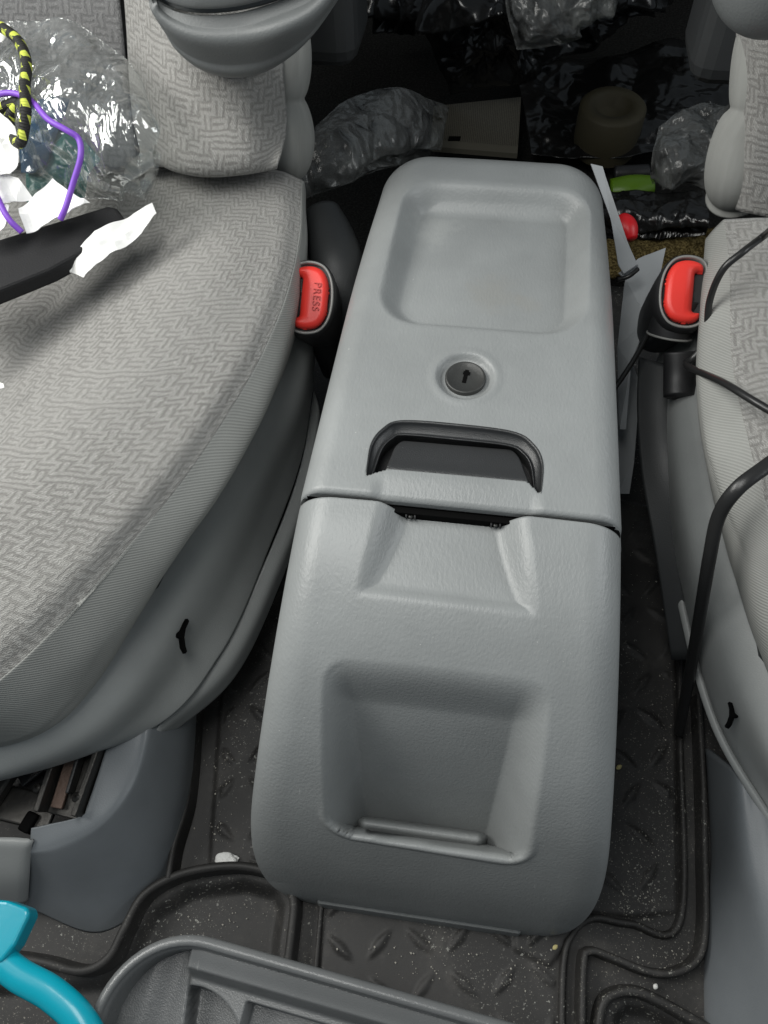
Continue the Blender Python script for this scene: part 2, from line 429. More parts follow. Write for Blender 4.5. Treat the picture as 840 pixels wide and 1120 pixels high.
def rim(pts, h=.014, w=.0027):
    P3 = A(*[(x, y, h) for x, y in pts]); c = resample(spline(P3, 200), 90)
    V = []; prof = []
    for k in range(9):
        th = math.pi * k / 8; prof.append((-w * math.cos(th), w * math.sin(th)))
    prof = [(-w * 1.5, -h - .004)] + prof + [(w * 1.5, -h - .004)]
    for i, p in enumerate(c):
        t = (c[min(i + 1, 90)] - c[max(i - 1, 0)]); t.z = 0; t.normalize(); s = Vector((t.y, -t.x, 0))
        for a, b in prof: V.append(p + s * a + Vector((0, 0, b)))
    mesh('rim', V, grid_faces(len(prof) - 1, 90, True), M['mat'], mat_root)
rim([(262, 640), (232, 710), (214, 770), (209, 830), (203, 880), (190, 925), (184, 960)], .022)
rim([(-60, 1046), (0, 1046), (45, 1052), (88, 1062), (118, 1048), (136, 1015), (158, 978), (200, 955), (258, 947), (300, 957), (320, 980), (318, 1025), (305, 1120)], .020, .0036)
rim([(764, 760), (769, 850), (771, 930), (772, 1010), (764, 1048), (738, 1064), (708, 1062), (672, 1048), (646, 1040), (638, 1060), (636, 1200)], .016)
rim([(654, 1180), (655, 1120), (664, 1092), (690, 1084), (720, 1094), (770, 1122), (840, 1160)], .012, .0036)
rim([(742, 620), (744, 800), (745, 1004), (690, 1010), (650, 1004), (626, 1022), (616, 1060), (614, 1180)], .0065, .0025)
rim([(352, 985), (347, 1040), (342, 1100)], .006, .002)

# =============================================================== CONSOLE
con = empty('centre_console', (0, .1, 0), 'light grey plastic console box with locked lid standing between the two seats', 'console')
PROF = [(-.0028, .2962), (-.02, .2945), (-.04, .290), (-.06, .283), (-.08, .2735), (-.10, .261), (-.12, .2455), (-.14, .226), (-.16, .202), (-.18, .172), (-.195, .145), (-.21, .113), (-.222, .083), (-.232, .052), (-.239, .025), (-.243, -.002)]
pf = spline([Vector((0, y, z)) for y, z in PROF], 240)
SL = [0]
for a, b in zip(pf, pf[1:]): SL.append(SL[-1] + (b - a).length)
STOT = SL[-1]
def prof_at(s):
    lo = 0
    while lo < len(SL) - 2 and SL[lo + 1] < s: lo += 1
    t = (s - SL[lo]) / (SL[lo + 1] - SL[lo]); return pf[lo].lerp(pf[lo + 1], max(0, min(1, t)))
def prof_n(s):
    a = prof_at(max(0, s - .003)); b = prof_at(min(STOT, s + .003)); t = (b - a).normalized()
    n_ = Vector((0, t.z, -t.y)); return n_ if n_.z > 0 or n_.y < 0 and n_.z >= 0 else -n_
def on_front(px, py):
    """(x, s) where the sight line meets the console's front profile"""
    r = ray(px, py); best = None
    for i in range(len(pf) - 1):
        a, b = pf[i], pf[i + 1]
        # solve CAM + r t in yz on segment
        dy, dz = b.y - a.y, b.z - a.z
        det = r.y * (-dz) - r.z * (-dy)
        if abs(det) < 1e-12: continue
        t = ((a.y - CAM.y) * (-dz) - (a.z - CAM.z) * (-dy)) / det
        k = (r.y * (a.z - CAM.z) - r.z * (a.y - CAM.y)) / det
        if -.001 <= k <= 1.001:
            if best is None or t < best[0]: best = (t, CAM.x + r.x * t, SL[i] + k * (SL[i + 1] - SL[i]))
    return best[1], best[2]
def inv_quad(poly, r):
    """signed distance (negative inside) to convex polygon in 2-D shrunk by r then rounded"""
    def f(p):
        n_ = len(poly); mx = -1e9; c = Vector((sum(q[0] for q in poly) / n_, sum(q[1] for q in poly) / n_))
        ds = []
        for i in range(n_):
            a = Vector(poly[i]); b = Vector(poly[(i + 1) % n_]); e = (b - a).normalized(); nn = Vector((e.y, -e.x))
            if (c - a).dot(nn) > 0: nn = -nn
            ds.append((Vector(p) - a).dot(nn) + r)
        ds.sort(reverse=True)
        if ds[0] > 0 and ds[1] > 0: return math.hypot(ds[0], ds[1]) - r
        return ds[0] - r
    return f
pocket_o = [on_front(*p) for p in ((352, 716), (606, 742), (577, 944), (357, 908))]
pocket_sd = inv_quad(pocket_o, .022)
p_s0 = (pocket_o[0][1] + pocket_o[1][1]) / 2; p_s1 = (pocket_o[2][1] + pocket_o[3][1]) / 2
scoop_o = [on_front(*p) for p in ((414, 556), (574, 570), (592, 684), (384, 656))]
scoop_o = [(scoop_o[0][0], -.02), (scoop_o[1][0], -.02), scoop_o[2], scoop_o[3]]
scoop_sd = inv_quad(scoop_o, .006)
sc_s1 = (scoop_o[2][1] + scoop_o[3][1]) / 2
# scoop floor: straight from a lowered start to the lip
def half_w(z, y):
    w = .1125 + (.297 - z) * .150
    return w - .006 * sst(.05, 0, z)
def corner_cut(s):
    # plan rounding at the very front
    t = max(0, (s - (STOT - .20)) / .20)
    return .082 * (1 - math.sqrt(max(0, 1 - t ** 2.6)))
NU, NV = 300, 330
V = []
lipT = prof_at(sc_s1)
dropdir = Vector((0, .20, -.98))
for j in range(NV + 1):
    s = STOT * j / NV; c = prof_at(s); nrm = prof_n(s)
    h = max(c.z, 0); cut = corner_cut(s)
    r = min(.028, .5 * h + .002)
    # cross-section polyline: left floor -> side -> fillet -> top -> fillet -> side -> right floor
    wt = half_w(c.z, c.y) - cut
    fl = half_w(0, c.y) - cut
    pts = []
    nside = 30; nfil = 26; ntop = NU // 2 - nside - nfil
    half = []
    zt = c.z - r
    for k in range(nside): half.append((fl + (wt - fl) * k / nside, -.002 + (zt + .002) * k / nside, 0))
    for k in range(nfil):
        th = math.pi / 2 * k / nfil
        half.append((wt - r + r * math.cos(th), zt + r * math.sin(th), 0))
    crown = .0015
    for k in range(ntop + 1):
        xx = (wt - r) * (1 - k / ntop); half.append((xx, c.z + crown * (1 - (xx / max(1e-6, wt - r)) ** 2), 1))
    full = [(-x, z, f) for x, z, f in half] + [(x, z, f) for x, z, f in half[-2::-1]]
    for x, z, f in full:
        v = Vector((x, c.y, z))
        d = 0
        if f:
            # pocket
            sd = pocket_sd((x, s))
            if sd < 0:
                top = sst(p_s0 - .001, p_s0 + .030, s)
                e = min(1, -sd / .0035)
                frac = (s - p_s0) / (p_s1 - p_s0)
                xl = pocket_o[0][0] * (1 - frac) + pocket_o[3][0] * frac; xr = pocket_o[1][0] * (1 - frac) + pocket_o[2][0] * frac
                wl = .014 + .008 * frac
                side = sst(-.002, wl + .006, x - xl) * sst(-.002, wl + .008, xr - x)
                dep = (.006 + .068 * sst(-.2, .95, frac)) * top * side
                bot = min(1, max(0, (p_s1 - s) / .0022))
                # shallow ledge at the foot of the pocket
                led = sst(.017, .012, p_s1 - s) * sst(.018, .026, x - xl) * sst(.026, .036, xr - x)
                dep = dep * (1 - .40 * led)
                v += dropdir * dep * bot * sst(0, .004, -sd + .001) if frac < .96 else dropdir * dep * bot * sst(0, .0012, -sd)
            lip = max(0, 1 - abs(sd - .001) / .004)
            v += nrm * .0012 * lip * sst(p_s1 - .04, p_s1 - .01, s)
            # scoop
            sd = scoop_sd((x, s))
            if sd < 0:
                fl_z = (.2965 - .0155) + (lipT.z - (.2965 - .0155)) * ((c.y) / lipT.y)
                dz = max(0, c.z + .0015 - fl_z)
                side = sst(0, .010 + dz * .8, -sd)
                v.z -= dz * side * sst(sc_s1, sc_s1 - .012, s)
        # base lip: faint step just above the floor
        if c.z < .02 and f and abs(x) < .085: v += nrm * .002
        V.append(v)
mesh('front_panel', V, grid_faces(NU, NV), M['console'], con, solid=.002)
# body under the lid
V = []
ys = [0.001] + [.36 * k / 30 for k in range(1, 28)] + [.345, .352, .357, .36]
for y in ys:
    t = max(0, (y - .32) / .04); cut = .04 * (1 - math.sqrt(max(0, 1 - t * t)))
    wt = .1115 - .0135 * y / .36 - cut
    prof = [(-wt - .040, -.002), (-wt - .018, .12), (-wt - .002, .235), (-wt, .268), (wt, .268), (wt + .002, .235), (wt + .018, .12), (wt + .040, -.002)]
    V += [Vector((x, y, z)) for x, z in prof]
Fc = grid_faces(7, len(ys) - 1)
n0 = (len(ys) - 1) * 8
Fc.append(tuple(range(n0, n0 + 8)))
mesh('storage_box', V, Fc, M['console'], con, smooth=False)
# black block painting the shade inside the seam gap
box('seam_shade', (0, .0035, .262), (.214, .008, .058), M['slot'], con, bevel=.0005)

# ---- lid
L = .397
hp = {k: at(x, y, .30).xy for k, (x, y) in dict(a=(401, 521), b=(407, 488), c=(420, 471), d=(440, 463), e=(500, 467), f=(560, 475), g=(582, 488), h=(592, 508), i=(591, 541)).items()}
arch_pts = [Vector((*hp[k], .30)) for k in 'abcdefghi']
arch = resample(spline(arch_pts, 120), 80)
fl0, fl1 = at(423, 514, .30).xy, at(577, 528, .30).xy
hole_poly = [p.xy for p in arch] + [fl1, fl0]
rec = [at(*p, .30).xy for p in ((446, 186), (648, 196), (641, 372), (408, 354))]
rec_sd = inv_quad(rec, .038)
lockc = at(509, 413, .30).xy
def lid_w(y): return .1132 - .0105 * max(0, y) / L
def lid_sd(x, y):
    # rounded back corners
    r = .045; w = lid_w(y)
    qx = abs(x) - (w - r); qy = y - (L - r)
    if qx > 0 and qy > 0: return math.hypot(qx, qy) - r
    return max(abs(x) - w, y - L)
NU, NV = 300, 400
tt = []
for j in range(NV + 1):
    tt.append(j / NV)
V = []
FR = .022
def fil(d, r):
    if d >= r: return 0
    return r - math.sqrt(max(0, r * r - (r - d) ** 2))
rings = 0
for j in range(NV + 1):
    y = L * (1 - (1 - tt[j]) ** 1.15)
    ycl = min(y, L)
    qy = ycl - (L - .045)
    w = lid_w(ycl)
    if qy > 0: w = w - .045 + math.sqrt(max(0, .045 ** 2 - qy ** 2))
    ycl0 = ycl
    for i in range(NU + 1):
        ycl = y = ycl0
        a = 2 * i / NU - 1; a = math.copysign(1 - (1 - abs(a)) ** 1.35, a)
        x = a * w
        if fl0[0] - .001 <= x <= fl1[0] + .001 and y < .05:
            yl = fl0[1] + (fl1[1] - fl0[1]) * (x - fl0[0]) / (fl1[0] - fl0[0])
            jr = round(NV * (1 - (1 - yl / L) ** (1 / 1.15)))
            if j == jr: y = ycl = yl - .0002
        d = -lid_sd(x, ycl)
        rb = FR + .016 * sst(.18, .36, y)
        z = .3005 + .0015 * (1 - (x / .11) ** 2) - fil(max(0, d), rb) * (1.0)
        z -= .0025 * max(0, 1 - y / .004) ** 2
        # rear droop
        z -= .008 * sst(.27, .42, y) + .006 * max(0, (y - .08) / .3) ** 1.5
        sd = rec_sd((x, y))
        # recess
        yb = (rec[0][1] + rec[1][1]) / 2; yf = (rec[2][1] + rec[3][1]) / 2
        if sd < .003:
            frac = (y - yf) / (yb - yf); bk = sst(-.001, .030, yb - y); fr = sst(-.001, .011, y - yf)
            frac = (y - yf) / (yb - yf)
            xl = rec[3][0] * (1 - frac) + rec[0][0] * frac; xr = rec[2][0] * (1 - frac) + rec[1][0] * frac
            z -= .0165 * sst(.002, -.017, sd) * bk * (0.3 + .7 * fr) * (.78 + .62 * max(0, min(1, frac))) 
        # lock dish
        dl = math.hypot(x - lockc[0], y - lockc[1])
        if dl < .03:
            z -= .0045 * sst(.0235, .0165, dl)
            z += .0008 * sst(.030, .024, dl) * sst(.018, .022, dl)
        # handle pit
        p2 = Vector((x, y))
        if .0 < y < .12 and abs(x) < .08 and poly_in(p2, hole_poly):
            z -= .022
        # creases either side of the grip bar
        if y < .04:
            for cx, sg in ((fl0[0] - .004, -1), (fl1[0] + .006, 1)):
                z += 0
            inb = sst(fl0[0] - .010, fl0[0], x) * sst(fl1[0] + .012, fl1[0] + .002, x)
            z -= .0035 * inb * sst(fl0[1] - .002, -.002, y)
        V.append(Vector((x, y, z)))
Fc = grid_faces(NU, NV)
# skirt all round
W = NU + 1
bnd = [j * W for j in range(NV, -1, -1)] + list(range(1, W)) + [j * W + NU for j in range(1, NV + 1)] + [NV * W + i for i in range(NU - 1, 0, -1)]
prev = bnd
for dz, out in ((.006, .001), (.014, .003), (.026, .006)):
    cur = []
    for b in bnd:
        v = V[b]; front = v.y < .0001
        nrm = Vector((v.x, 0 if abs(v.x) > .09 else 0, 0))
        if front: nrm = Vector((0, -0.0001, 0))
        o_ = nrm.normalized() * out if nrm.length > 0 else Vector((0, 0, 0))
        zz = (.2985 - dz * .45) if front else (v.z - dz)
        cur.append(len(V)); V.append(Vector((v.x, v.y, zz if not front else min(v.z - .001, zz))) + (o_ if not front else Vector((0, 0, 0))))
    nb = len(bnd)
    for k in range(nb): Fc.append((prev[k], cur[k], cur[(k + 1) % nb], prev[(k + 1) % nb]))
    prev = cur
lid = mesh('lid', V, Fc, M['console'], con)

# ---- handle set in the lid
hnd = empty('latch_handle', (0, 0, 0), None, None); hnd.parent = con
hnd.location = Vector((arch[40].x, arch[40].y, .30)) - con.location
cen = Vector(((fl0[0] + fl1[0]) / 2, (fl0[1] + fl1[1]) / 2, .30))
def arch_row(shrink, z, low=0):
    out = []
    n_ = len(arch)
    for i, p in enumerate(arch):
        u = i / (n_ - 1)
        k = math.sin(math.pi * u) ** .35 if 0 < u < 1 else 0
        side = abs(2 * u - 1)
        q = p.lerp(cen, 0)
        d = (cen - p); dx = d.x; 
        # move inward: mostly down from top, inwards at sides
        a = (arch[min(i + 1, n_ - 1)] - arch[max(i - 1, 0)]).normalized(); nn = Vector((a.y, -a.x, 0))
        if nn.dot(d) < 0: nn = -nn
        q = p + nn * shrink * (k if k > .02 else 0)
        out.append(Vector((q.x, q.y, z)))
    return out
zt = .3015
zt = .3024
bz = [arch_row(-.0020, zt - .0022), arch_row(-.0017, zt - .0006), arch_row(-.0010, zt - .0003), arch_row(.0004, zt - .0008), arch_row(.0020, zt - .0030), arch_row(.0068, zt - .0058), arch_row(.0088, zt - .0040), arch_row(.0100, zt - .0046), arch_row(.0086, zt - .0085), arch_row(.0075, zt - .020)]
patch('bezel', bz, 80, 40, M['handle'], hnd, solid=0)
def plate_row(t, ins, dz):
    l = at(436 - 13 * t, 476 + 38.5 * t, .30); r = at(565 + 12 * t, 487 + 41.5 * t, .30)
    zz = zt - .0090 + .0065 * t ** .8
    l = Vector((l.x + ins, l.y, zz)); r = Vector((r.x - ins, r.y, zz)); n_ = 24
    mid = [l.lerp(r, k / n_) for k in range(n_ + 1)]
    return [l + Vector((-.0022, 0, -.012)), l + Vector((-.0014, 0, -.0025)), l + Vector((-.0006, 0, -.0005))] + mid + [r + Vector((.0006, 0, -.0005)), r + Vector((.0014, 0, -.0025)), r + Vector((.0022, 0, -.012))]
pr = [plate_row(0, .004, 0), plate_row(.06, .0022, 0), plate_row(.15, .0008, 0), plate_row(.3, 0, 0), plate_row(.6, 0, 0), plate_row(.97, 0, 0)]
lastr = [p + Vector((0, -.0004, -.009)) for p in pr[-1]]
patch('pull_plate', pr + [lastr], 90, 40, M['plate'], hnd, solid=0)
# dark floor under the handle
hp2 = [(p.x, p.y) for p in arch_row(.002, 0)] + [(fl1[0], fl1[1] + .002), (fl0[0], fl0[1] + .002)]
prism('cavity', hp2, .2822, .2832, M['black'], hnd, bevel=0)

# ---- lock
lk = Vector((lockc[0], lockc[1], .2985))
def disc(name, c, prof, m, parent, seg=56):
    V = []; Fc = []
    for r, z in prof:
        for k in range(seg):
            th = 2 * math.pi * k / seg; V.append(c + Vector((r * math.cos(th), r * math.sin(th), z)))
    Fc = grid_faces(seg, len(prof) - 1, True, True)
    Fc.append(tuple(range((len(prof) - 1) * seg, len(prof) * seg)) if prof[-1][1] > prof[0][1] else tuple(range(len(prof) * seg - 1, (len(prof) - 1) * seg - 1, -1)))
    return mesh(name, V, Fc, m, parent, smooth=False) if False else mesh(name, V, [f if len(f) == 4 else f for f in Fc], m, parent)
lck = disc('lock_cylinder', lk, [(.0152, -.004), (.0152, .0016), (.0147, .0024), (.0136, .0027), (.0132, .0022), (.004, .0021), (.0005, .0021)], M['lock'], con)
box('keyhole', lk + Vector((0, .0006, .00215)), (.0030, .0125, .0008), M['slot'], lck, rz=-.12, bevel=.0002)
box('keyhole', lk + Vector((.0006, .0036, .0023)), (.0052, .0030, .0008), M['slot'], lck, rz=-.12, bevel=.0002)

# ---- latch slot under lid's front edge, its shaded inside painted as a black block
xa, xb = aty(429, 552, 0).x, aty(563, 566, 0).x
slot = box('latch_slot_shade', ((xa + xb) / 2, -.0030, .2845), (xb - xa, .005, .0115), M['slot'], con, bevel=.0006)
for px in (449, 545):
    xx = aty(px, 558, -.006).x
    c_ = Vector((xx, -.0062, .287))
    box('catch', c_ + Vector((-.003, 0, 0)), (.0012, .002, .004), M['black'], slot, bevel=.0002)
    box('catch', c_ + Vector((.003, 0, 0)), (.0012, .002, .004), M['black'], slot, bevel=.0002)
    disc('screw', c_ + Vector((0, 0, .0002)), [(.0016, 0), (.0014, .0008), (.0003, .0009)], M['lock'], slot, 16)



# =============================================================== LEFT SEAT
def fab_disp(amp=.0012, s=9):
    return lambda p, u, v: amp * noise.noise(p * s)
seat = empty('front_seat', (-.4, .1, 0), 'grey maze weave front seat on the left with odds and ends lying on its cushion', 'car seat')
R0 = [Vector((-.62, .36, .262)), Vector((-.62, .22, .262)), Vector((-.62, .08, .268)), Vector((-.62, -.04, .275)), Vector((-.62, -.14, .27)), Vector((-.62, -.20, .25)), Vector((-.62, -.235, .235))]
R1 = A((118, 178, .268), (84, 248, .258), (20, 330, .254), (-70, 425, .254), (-190, 540, .256), (-330, 640, .262), (-400, 730, .245))
R1b = A((155, 184, .270), (122, 262, .260), (66, 342, .256), (-10, 425, .256), (-120, 535, .258), (-270, 640, .266), (-360, 750, .245))
R2 = A((225, 182, .296), (225, 250, .302), (168, 340, .307), (80, 440, .308), (-20, 545, .304), (-150, 660, .286), (-260, 780, .262))
R3 = A((298, 185, .297), (298, 252, .300), (272, 335, .302), (215, 435, .302), (115, 565, .298), (-50, 720, .284), (-190, 800, .258))
R4 = A((330, 196, .285), (327, 262, .288), (307, 340, .289), (262, 432, .288), (168, 566, .283), (0, 745, .268), (-150, 812, .245))
R5 = A((333, 200, .262), (334, 280, .262), (317, 368, .262), (280, 470, .258), (203, 590, .250), (40, 766, .232), (-120, 824, .215))
R6 = A((334, 215, .235), (335, 300, .232), (316, 392, .228), (274, 475, .222), (190, 610, .210), (66, 788, .188), (-100, 832, .180))
R6b = A((330, 225, .20), (330, 310, .20), (310, 400, .20), (268, 480, .20), (185, 615, .185), (62, 790, .165), (-95, 835, .16))
pu = lambda p, u, v: .0012 * noise.noise(p * 9) + .0006 * noise.noise(p * 30)
patch('cushion_cover', [R0, R1, R1b, R2, R3, R4], 90, 90, M['weave'], seat, disp=pu)
def off(row, d): return [p + Vector(d) for p in row]
patch('side_bolster', [off(R4, (-.002, 0, -.0015)), off(R4, (.0012, 0, -.002)), R5, R6, R6b], 90, 40, M['plain'], seat, disp=pu)
tube('seam_piping', off(R4, (-.0006, 0, -.0012)), .0011, M['plain'], seat, n=120, seg=8)
# plastic side shield
S0 = A((316, 300, .212), (300, 388, .211), (256, 470, .208), (172, 602, .197), (58, 772, .180), (-120, 835, .176))
S1 = A((345, 330, .195), (330, 420, .192), (292, 500, .186), (212, 640, .176), (100, 798, .160), (-110, 880, .158))
S2 = A((345, 380, .150), (333, 460, .148), (300, 540, .142), (232, 680, .132), (120, 811, .130), (-100, 880, .135))
S3 = A((343, 420, .118), (330, 500, .115), (298, 590, .112), (242, 715, .108), (150, 806, .112), (-90, 872, .120))
sh = patch('side_shield', [S0, S1, S2, S3], 80, 40, M['shield'], seat, solid=.003)
S4 = A((344, 428, .117), (330, 508, .113), (298, 597, .109), (240, 718, .104), (172, 798, .106))
S5 = A((350, 450, .110), (338, 530, .104), (308, 612, .100), (254, 726, .094), (172, 806, .098))
S6 = A((350, 470, .085), (336, 550, .080), (306, 640, .076), (256, 742, .072), (176, 812, .080))
patch('lower_rail_cover', [S4, S5, S6], 60, 16, M['shield'], seat, solid=.003)
hk = at(198, 694, .152)
def hook(parent, c, s=1, mirror=1):
    pl = [(.0022, .011), (.0034, .0095), (.0016, .0045), (.0012, -.001), (.0026, -.0065), (.0040, -.0098), (.0030, -.0112), (.0006, -.0078), (-.0008, -.002), (-.0036, -.0012), (-.0040, .0006), (-.0010, .0028), (.0006, .0075)]
    V = [c + Vector((x * s * mirror, y * s * .9 , y * s * .5 + .0)) for x, y in pl]
    V2 = [v + Vector((-.003 * mirror, 0, -.002)) for v in V]; n_ = len(V)
    return mesh('slot_hole', V + V2, [tuple(range(n_))] + [(i, (i + 1) % n_, (i + 1) % n_ + n_, i + n_) for i in range(n_)], M['slot'], parent, smooth=False)
hook(seat, at(200, 695, .163), 1.25)
# cushion body under the covers so nothing is hollow
prism('cushion_foam', [(-.62, .36), (-.20, .36), (-.20, .1), (-.235, -.04), (-.30, -.13), (-.62, -.17)], .12, .245, M['shield_dim'], seat, bevel=.01)
# backrest
B_in = [at(-60, 175, .285), aty(-60, 90, .40), aty(-60, 0, .43), aty(-60, -90, .46), aty(-60, -260, .50)]
B_g0 = [at(150, 184, .278), aty(141, 95, .395), aty(132, 0, .425), aty(120, -90, .455), aty(110, -260, .50)]
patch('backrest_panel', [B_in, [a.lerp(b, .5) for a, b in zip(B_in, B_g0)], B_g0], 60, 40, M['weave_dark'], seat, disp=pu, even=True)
B_1 = [at(152, 178, .283), at(156, 176, .30), aty(146, 120, .375), aty(142, 50, .400), aty(136, -30, .425), aty(120, -160, .47)]
B_2 = [at(185, 176, .285), at(192, 182, .325), aty(192, 120, .325), aty(192, 50, .350), aty(188, -30, .38), aty(180, -160, .43)]
B_3 = [at(252, 178, .285), at(262, 187, .325), aty(266, 130, .320), aty(268, 60, .345), aty(262, -30, .375), aty(250, -160, .42)]
B_4 = [at(294, 176, .285), at(304, 180, .32), aty(312, 140, .350), aty(308, 80, .370), aty(305, -10, .40), aty(300, -160, .45)]
patch('backrest_bolster', [B_1, B_2, B_3, B_4], 60, 50, M['weave'], seat, disp=pu, even=True)
B_0 = [p + Vector((-.004, .01, -.004)) for p in B_1]
def puff(name, pts, r, m, parent, rad=None, flat=1.0, creases=(), amp=.0):
    o = tube(name, pts, r, m, parent, n=90, seg=40, rad=rad, flat=flat); return o
# bunched side cloth of the backrest
bulb = lambda *c: (lambda t: .55 + .45 * max(math.exp(-((t - a) / wd) ** 2) for a, wd in c))
puff('side_cloth', [aty(312, 186, .37), aty(313, 150, .375), aty(311, 110, .385), aty(309, 60, .40), aty(308, 0, .42), aty(306, -120, .46)], .0255, M['plain'], seat,
     rad=lambda t: .66 + .40 * abs(math.sin(math.pi * (t * 3.1 + .05))) ** .6 * (1 - .3 * t))
box('backrest_core', (-.40, .585, .50), (.50, .10, .46), M['shield_dim'], seat, rx=-.12, bevel=.02)
# armrest folded against the backrest
A0 = [aty(160, -70, .30), aty(163, -14, .30), aty(177, 6, .30), aty(212, 17, .295), aty(260, 15, .295), aty(310, 2, .30), aty(352, -18, .305), aty(395, -60, .31)]
A1 = [aty(163, -60, .30), aty(167, 2, .295), aty(185, 28, .29), aty(220, 43, .285), aty(264, 44, .285), aty(310, 32, .285), aty(350, 8, .295), aty(392, -50, .31)]
A2 = [aty(168, -40, .32), aty(186, 32, .31), aty(204, 60, .305), aty(232, 76, .30), aty(265, 79, .30), aty(300, 68, .305), aty(338, 36, .315), aty(390, -40, .33)]
A3 = [aty(176, -40, .37), aty(196, 25, .36), aty(212, 60, .355), aty(236, 76, .35), aty(265, 80, .35), aty(296, 68, .355), aty(330, 34, .365), aty(386, -40, .37)]
arm = empty('armrest', (0, 0, 0), None, None); arm.parent = seat; arm.location = aty(260, 20, .33) - seat.location
def rowmix(a, b, t): return [x.lerp(y, t) for x, y in zip(a, b)]
patch('arm_pad', [A0, rowmix(A0, A1, .5), A1, rowmix(A1, A2, .6), A2, A3], 80, 50, M['arm'], arm, solid=.003)
T0 = [p + Vector((0, .002, .001)) for p in A0]
Tc = aty(270, -70, .31)
patch('arm_top', [T0, [p.lerp(Tc, .03) + Vector((0, 0, .004)) for p in T0], [p.lerp(Tc, .12) + Vector((0, -.012, .004)) for p in T0], [p.lerp(Tc, .5) + Vector((0, -.016, .004)) for p in T0], [p.lerp(Tc, .97) + Vector((0, -.016, .004)) for p in T0]], 80, 40, M['arm'], arm, solid=.003)

# =============================================================== LEFT SEAT BASE
base = empty('seat_base_cover', (-.26, -.2, 0), 'blue grey plastic cover over the end of the seat rails, beside the turquoise handle', 'seat base cover')
C0 = A((128, 770, .118), (118, 812, .112), (96, 880, .105), (88, 893, .103), (52, 902, .101), (34, 906, .100))
C1 = A((158, 770, .118), (150, 815, .112), (138, 860, .104), (108, 900, .100), (62, 922, .096), (32, 930, .093))
C2 = A((172, 770, .112), (166, 815, .106), (150, 866, .096), (118, 912, .088), (68, 938, .084), (28, 940, .083))
C3 = A((205, 775, .07), (200, 820, .06), (190, 880, .05), (158, 948, .040), (90, 985, .034), (27, 972, .04))
C4 = A((215, 780, .035), (212, 830, .024), (205, 890, .014), (180, 965, .004), (112, 1020, .000), (28, 992, .012))
patch('cover_shell', [C0, C1, C2, C3, C4], 70, 60, M['blue'], base, solid=.003)
edge = empty('end_cap', (0, 0, 0), 'grey plastic end cap at the left border, between seat rails and turquoise handle', 'end cap')
edge.location = at(10, 930, .09)
E0 = A((-60, 916, .100), (10, 917, .100), (31, 918, .099), (36, 917, .098))
E1 = A((-60, 925, .098), (8, 925, .098), (27, 926, .097), (33, 925, .094))
E2 = A((-60, 960, .070), (8, 958, .070), (25, 958, .068), (30, 955, .066))
E3 = A((-60, 990, .030), (8, 987, .030), (24, 985, .03), (28, 982, .028))
patch('cap_shell', [E0, E1, E2, E3], 30, 24, M['shield'], edge, solid=.003)
box('cap_slot', at(33, 900, .094), (.010, .016, .012), M['slot'], edge, rz=-.3)
# seat rails
rails = empty('seat_rail', at(80, 850, .10), 'greasy dark steel seat slide rail with a rusty strip, left of the blue grey cover', 'seat rail')
def bar(name, p0, p1, w_, h_, m, parent, bevel=.001):
    p0, p1 = Vector(p0), Vector(p1); d = (p1 - p0).normalized(); s = d.cross(Vector((0, 0, 1))).normalized(); u = s.cross(d)
    V = [p + s * a * w_ / 2 + u * b * h_ / 2 for p in (p0, p1) for a, b in ((-1, -1), (1, -1), (1, 1), (-1, 1))]
    return mesh(name, V, [(0, 1, 2, 3), (7, 6, 5, 4), (0, 4, 5, 1), (1, 5, 6, 2), (2, 6, 7, 3), (3, 7, 4, 0)], m, parent, smooth=False, bevel=bevel)
bar('rail_wall', at(120, 790, .118), at(84, 893, .108), .0045, .016, M['metal'], rails)
bar('rail_wall', at(76, 790, .118), at(44, 888, .108), .0045, .018, M['metal'], rails)
bar('rail_channel', at(106, 790, .104), at(68, 893, .098), .026, .004, M['metal'], rails)
bar('grease_strip', at(88, 800, .110), at(62, 884, .104), .010, .004, M['rust'], rails)
bar('rail_wall', at(99, 790, .116), at(76, 868, .108), .003, .012, M['black'], rails)
for px, py in ((41, 862), (84, 872)):
    disc('stop_pin', at(px, py, .116), [(.0042, -.004), (.0040, .0008), (.0026, .0024), (.0005, .003)], M['metal'], rails, 20)
mech = empty('slide_mechanism', at(15, 850, .09), 'black folded steel bracket at the left border above the grey end cap', 'bracket')
bar('bracket_arm', at(40, 800, .110), at(-14, 885, .100), .012, .012, M['metal'], mech, .003)
bar('bracket_arm', at(62, 818, .100), at(20, 850, .096), .02, .004, M['black'], mech)
box('bracket_plate', at(14, 880, .092), (.075, .028, .006), M['metal'], mech, rz=-.08)
box('bracket_plate', at(30, 842, .085), (.075, .05, .003), M['black'], mech, rz=-.1)

# =============================================================== RIGHT SEAT
rs = empty('front_seat', (.42, .1, 0), 'grey woven front seat at the right edge with a black cable over it', 'car seat')
G0 = [Vector((.62, .36, .27)), Vector((.62, .22, .27)), Vector((.62, .08, .275)), Vector((.62, -.02, .28)), Vector((.62, -.14, .27)), Vector((.62, -.20, .26))]
G1 = A((900, 240, .300), (930, 320, .300), (940, 420, .300), (960, 520, .298), (1000, 620, .292), (1080, 700, .28))
G2 = A((838, 238, .300), (845, 300, .303), (850, 380, .304), (868, 480, .302), (905, 590, .294), (960, 680, .28))
G3 = A((792, 240, .288), (798, 300, .293), (800, 390, .295), (818, 480, .293), (850, 590, .284), (905, 690, .268))
patch('cushion_cover', [G0, G1, G2, G3], 80, 60, M['weave'], rs, True, disp=pu)
G4 = A((772, 262, .262), (768, 330, .268), (764, 410, .266), (778, 510, .262), (812, 600, .252), (862, 720, .235))
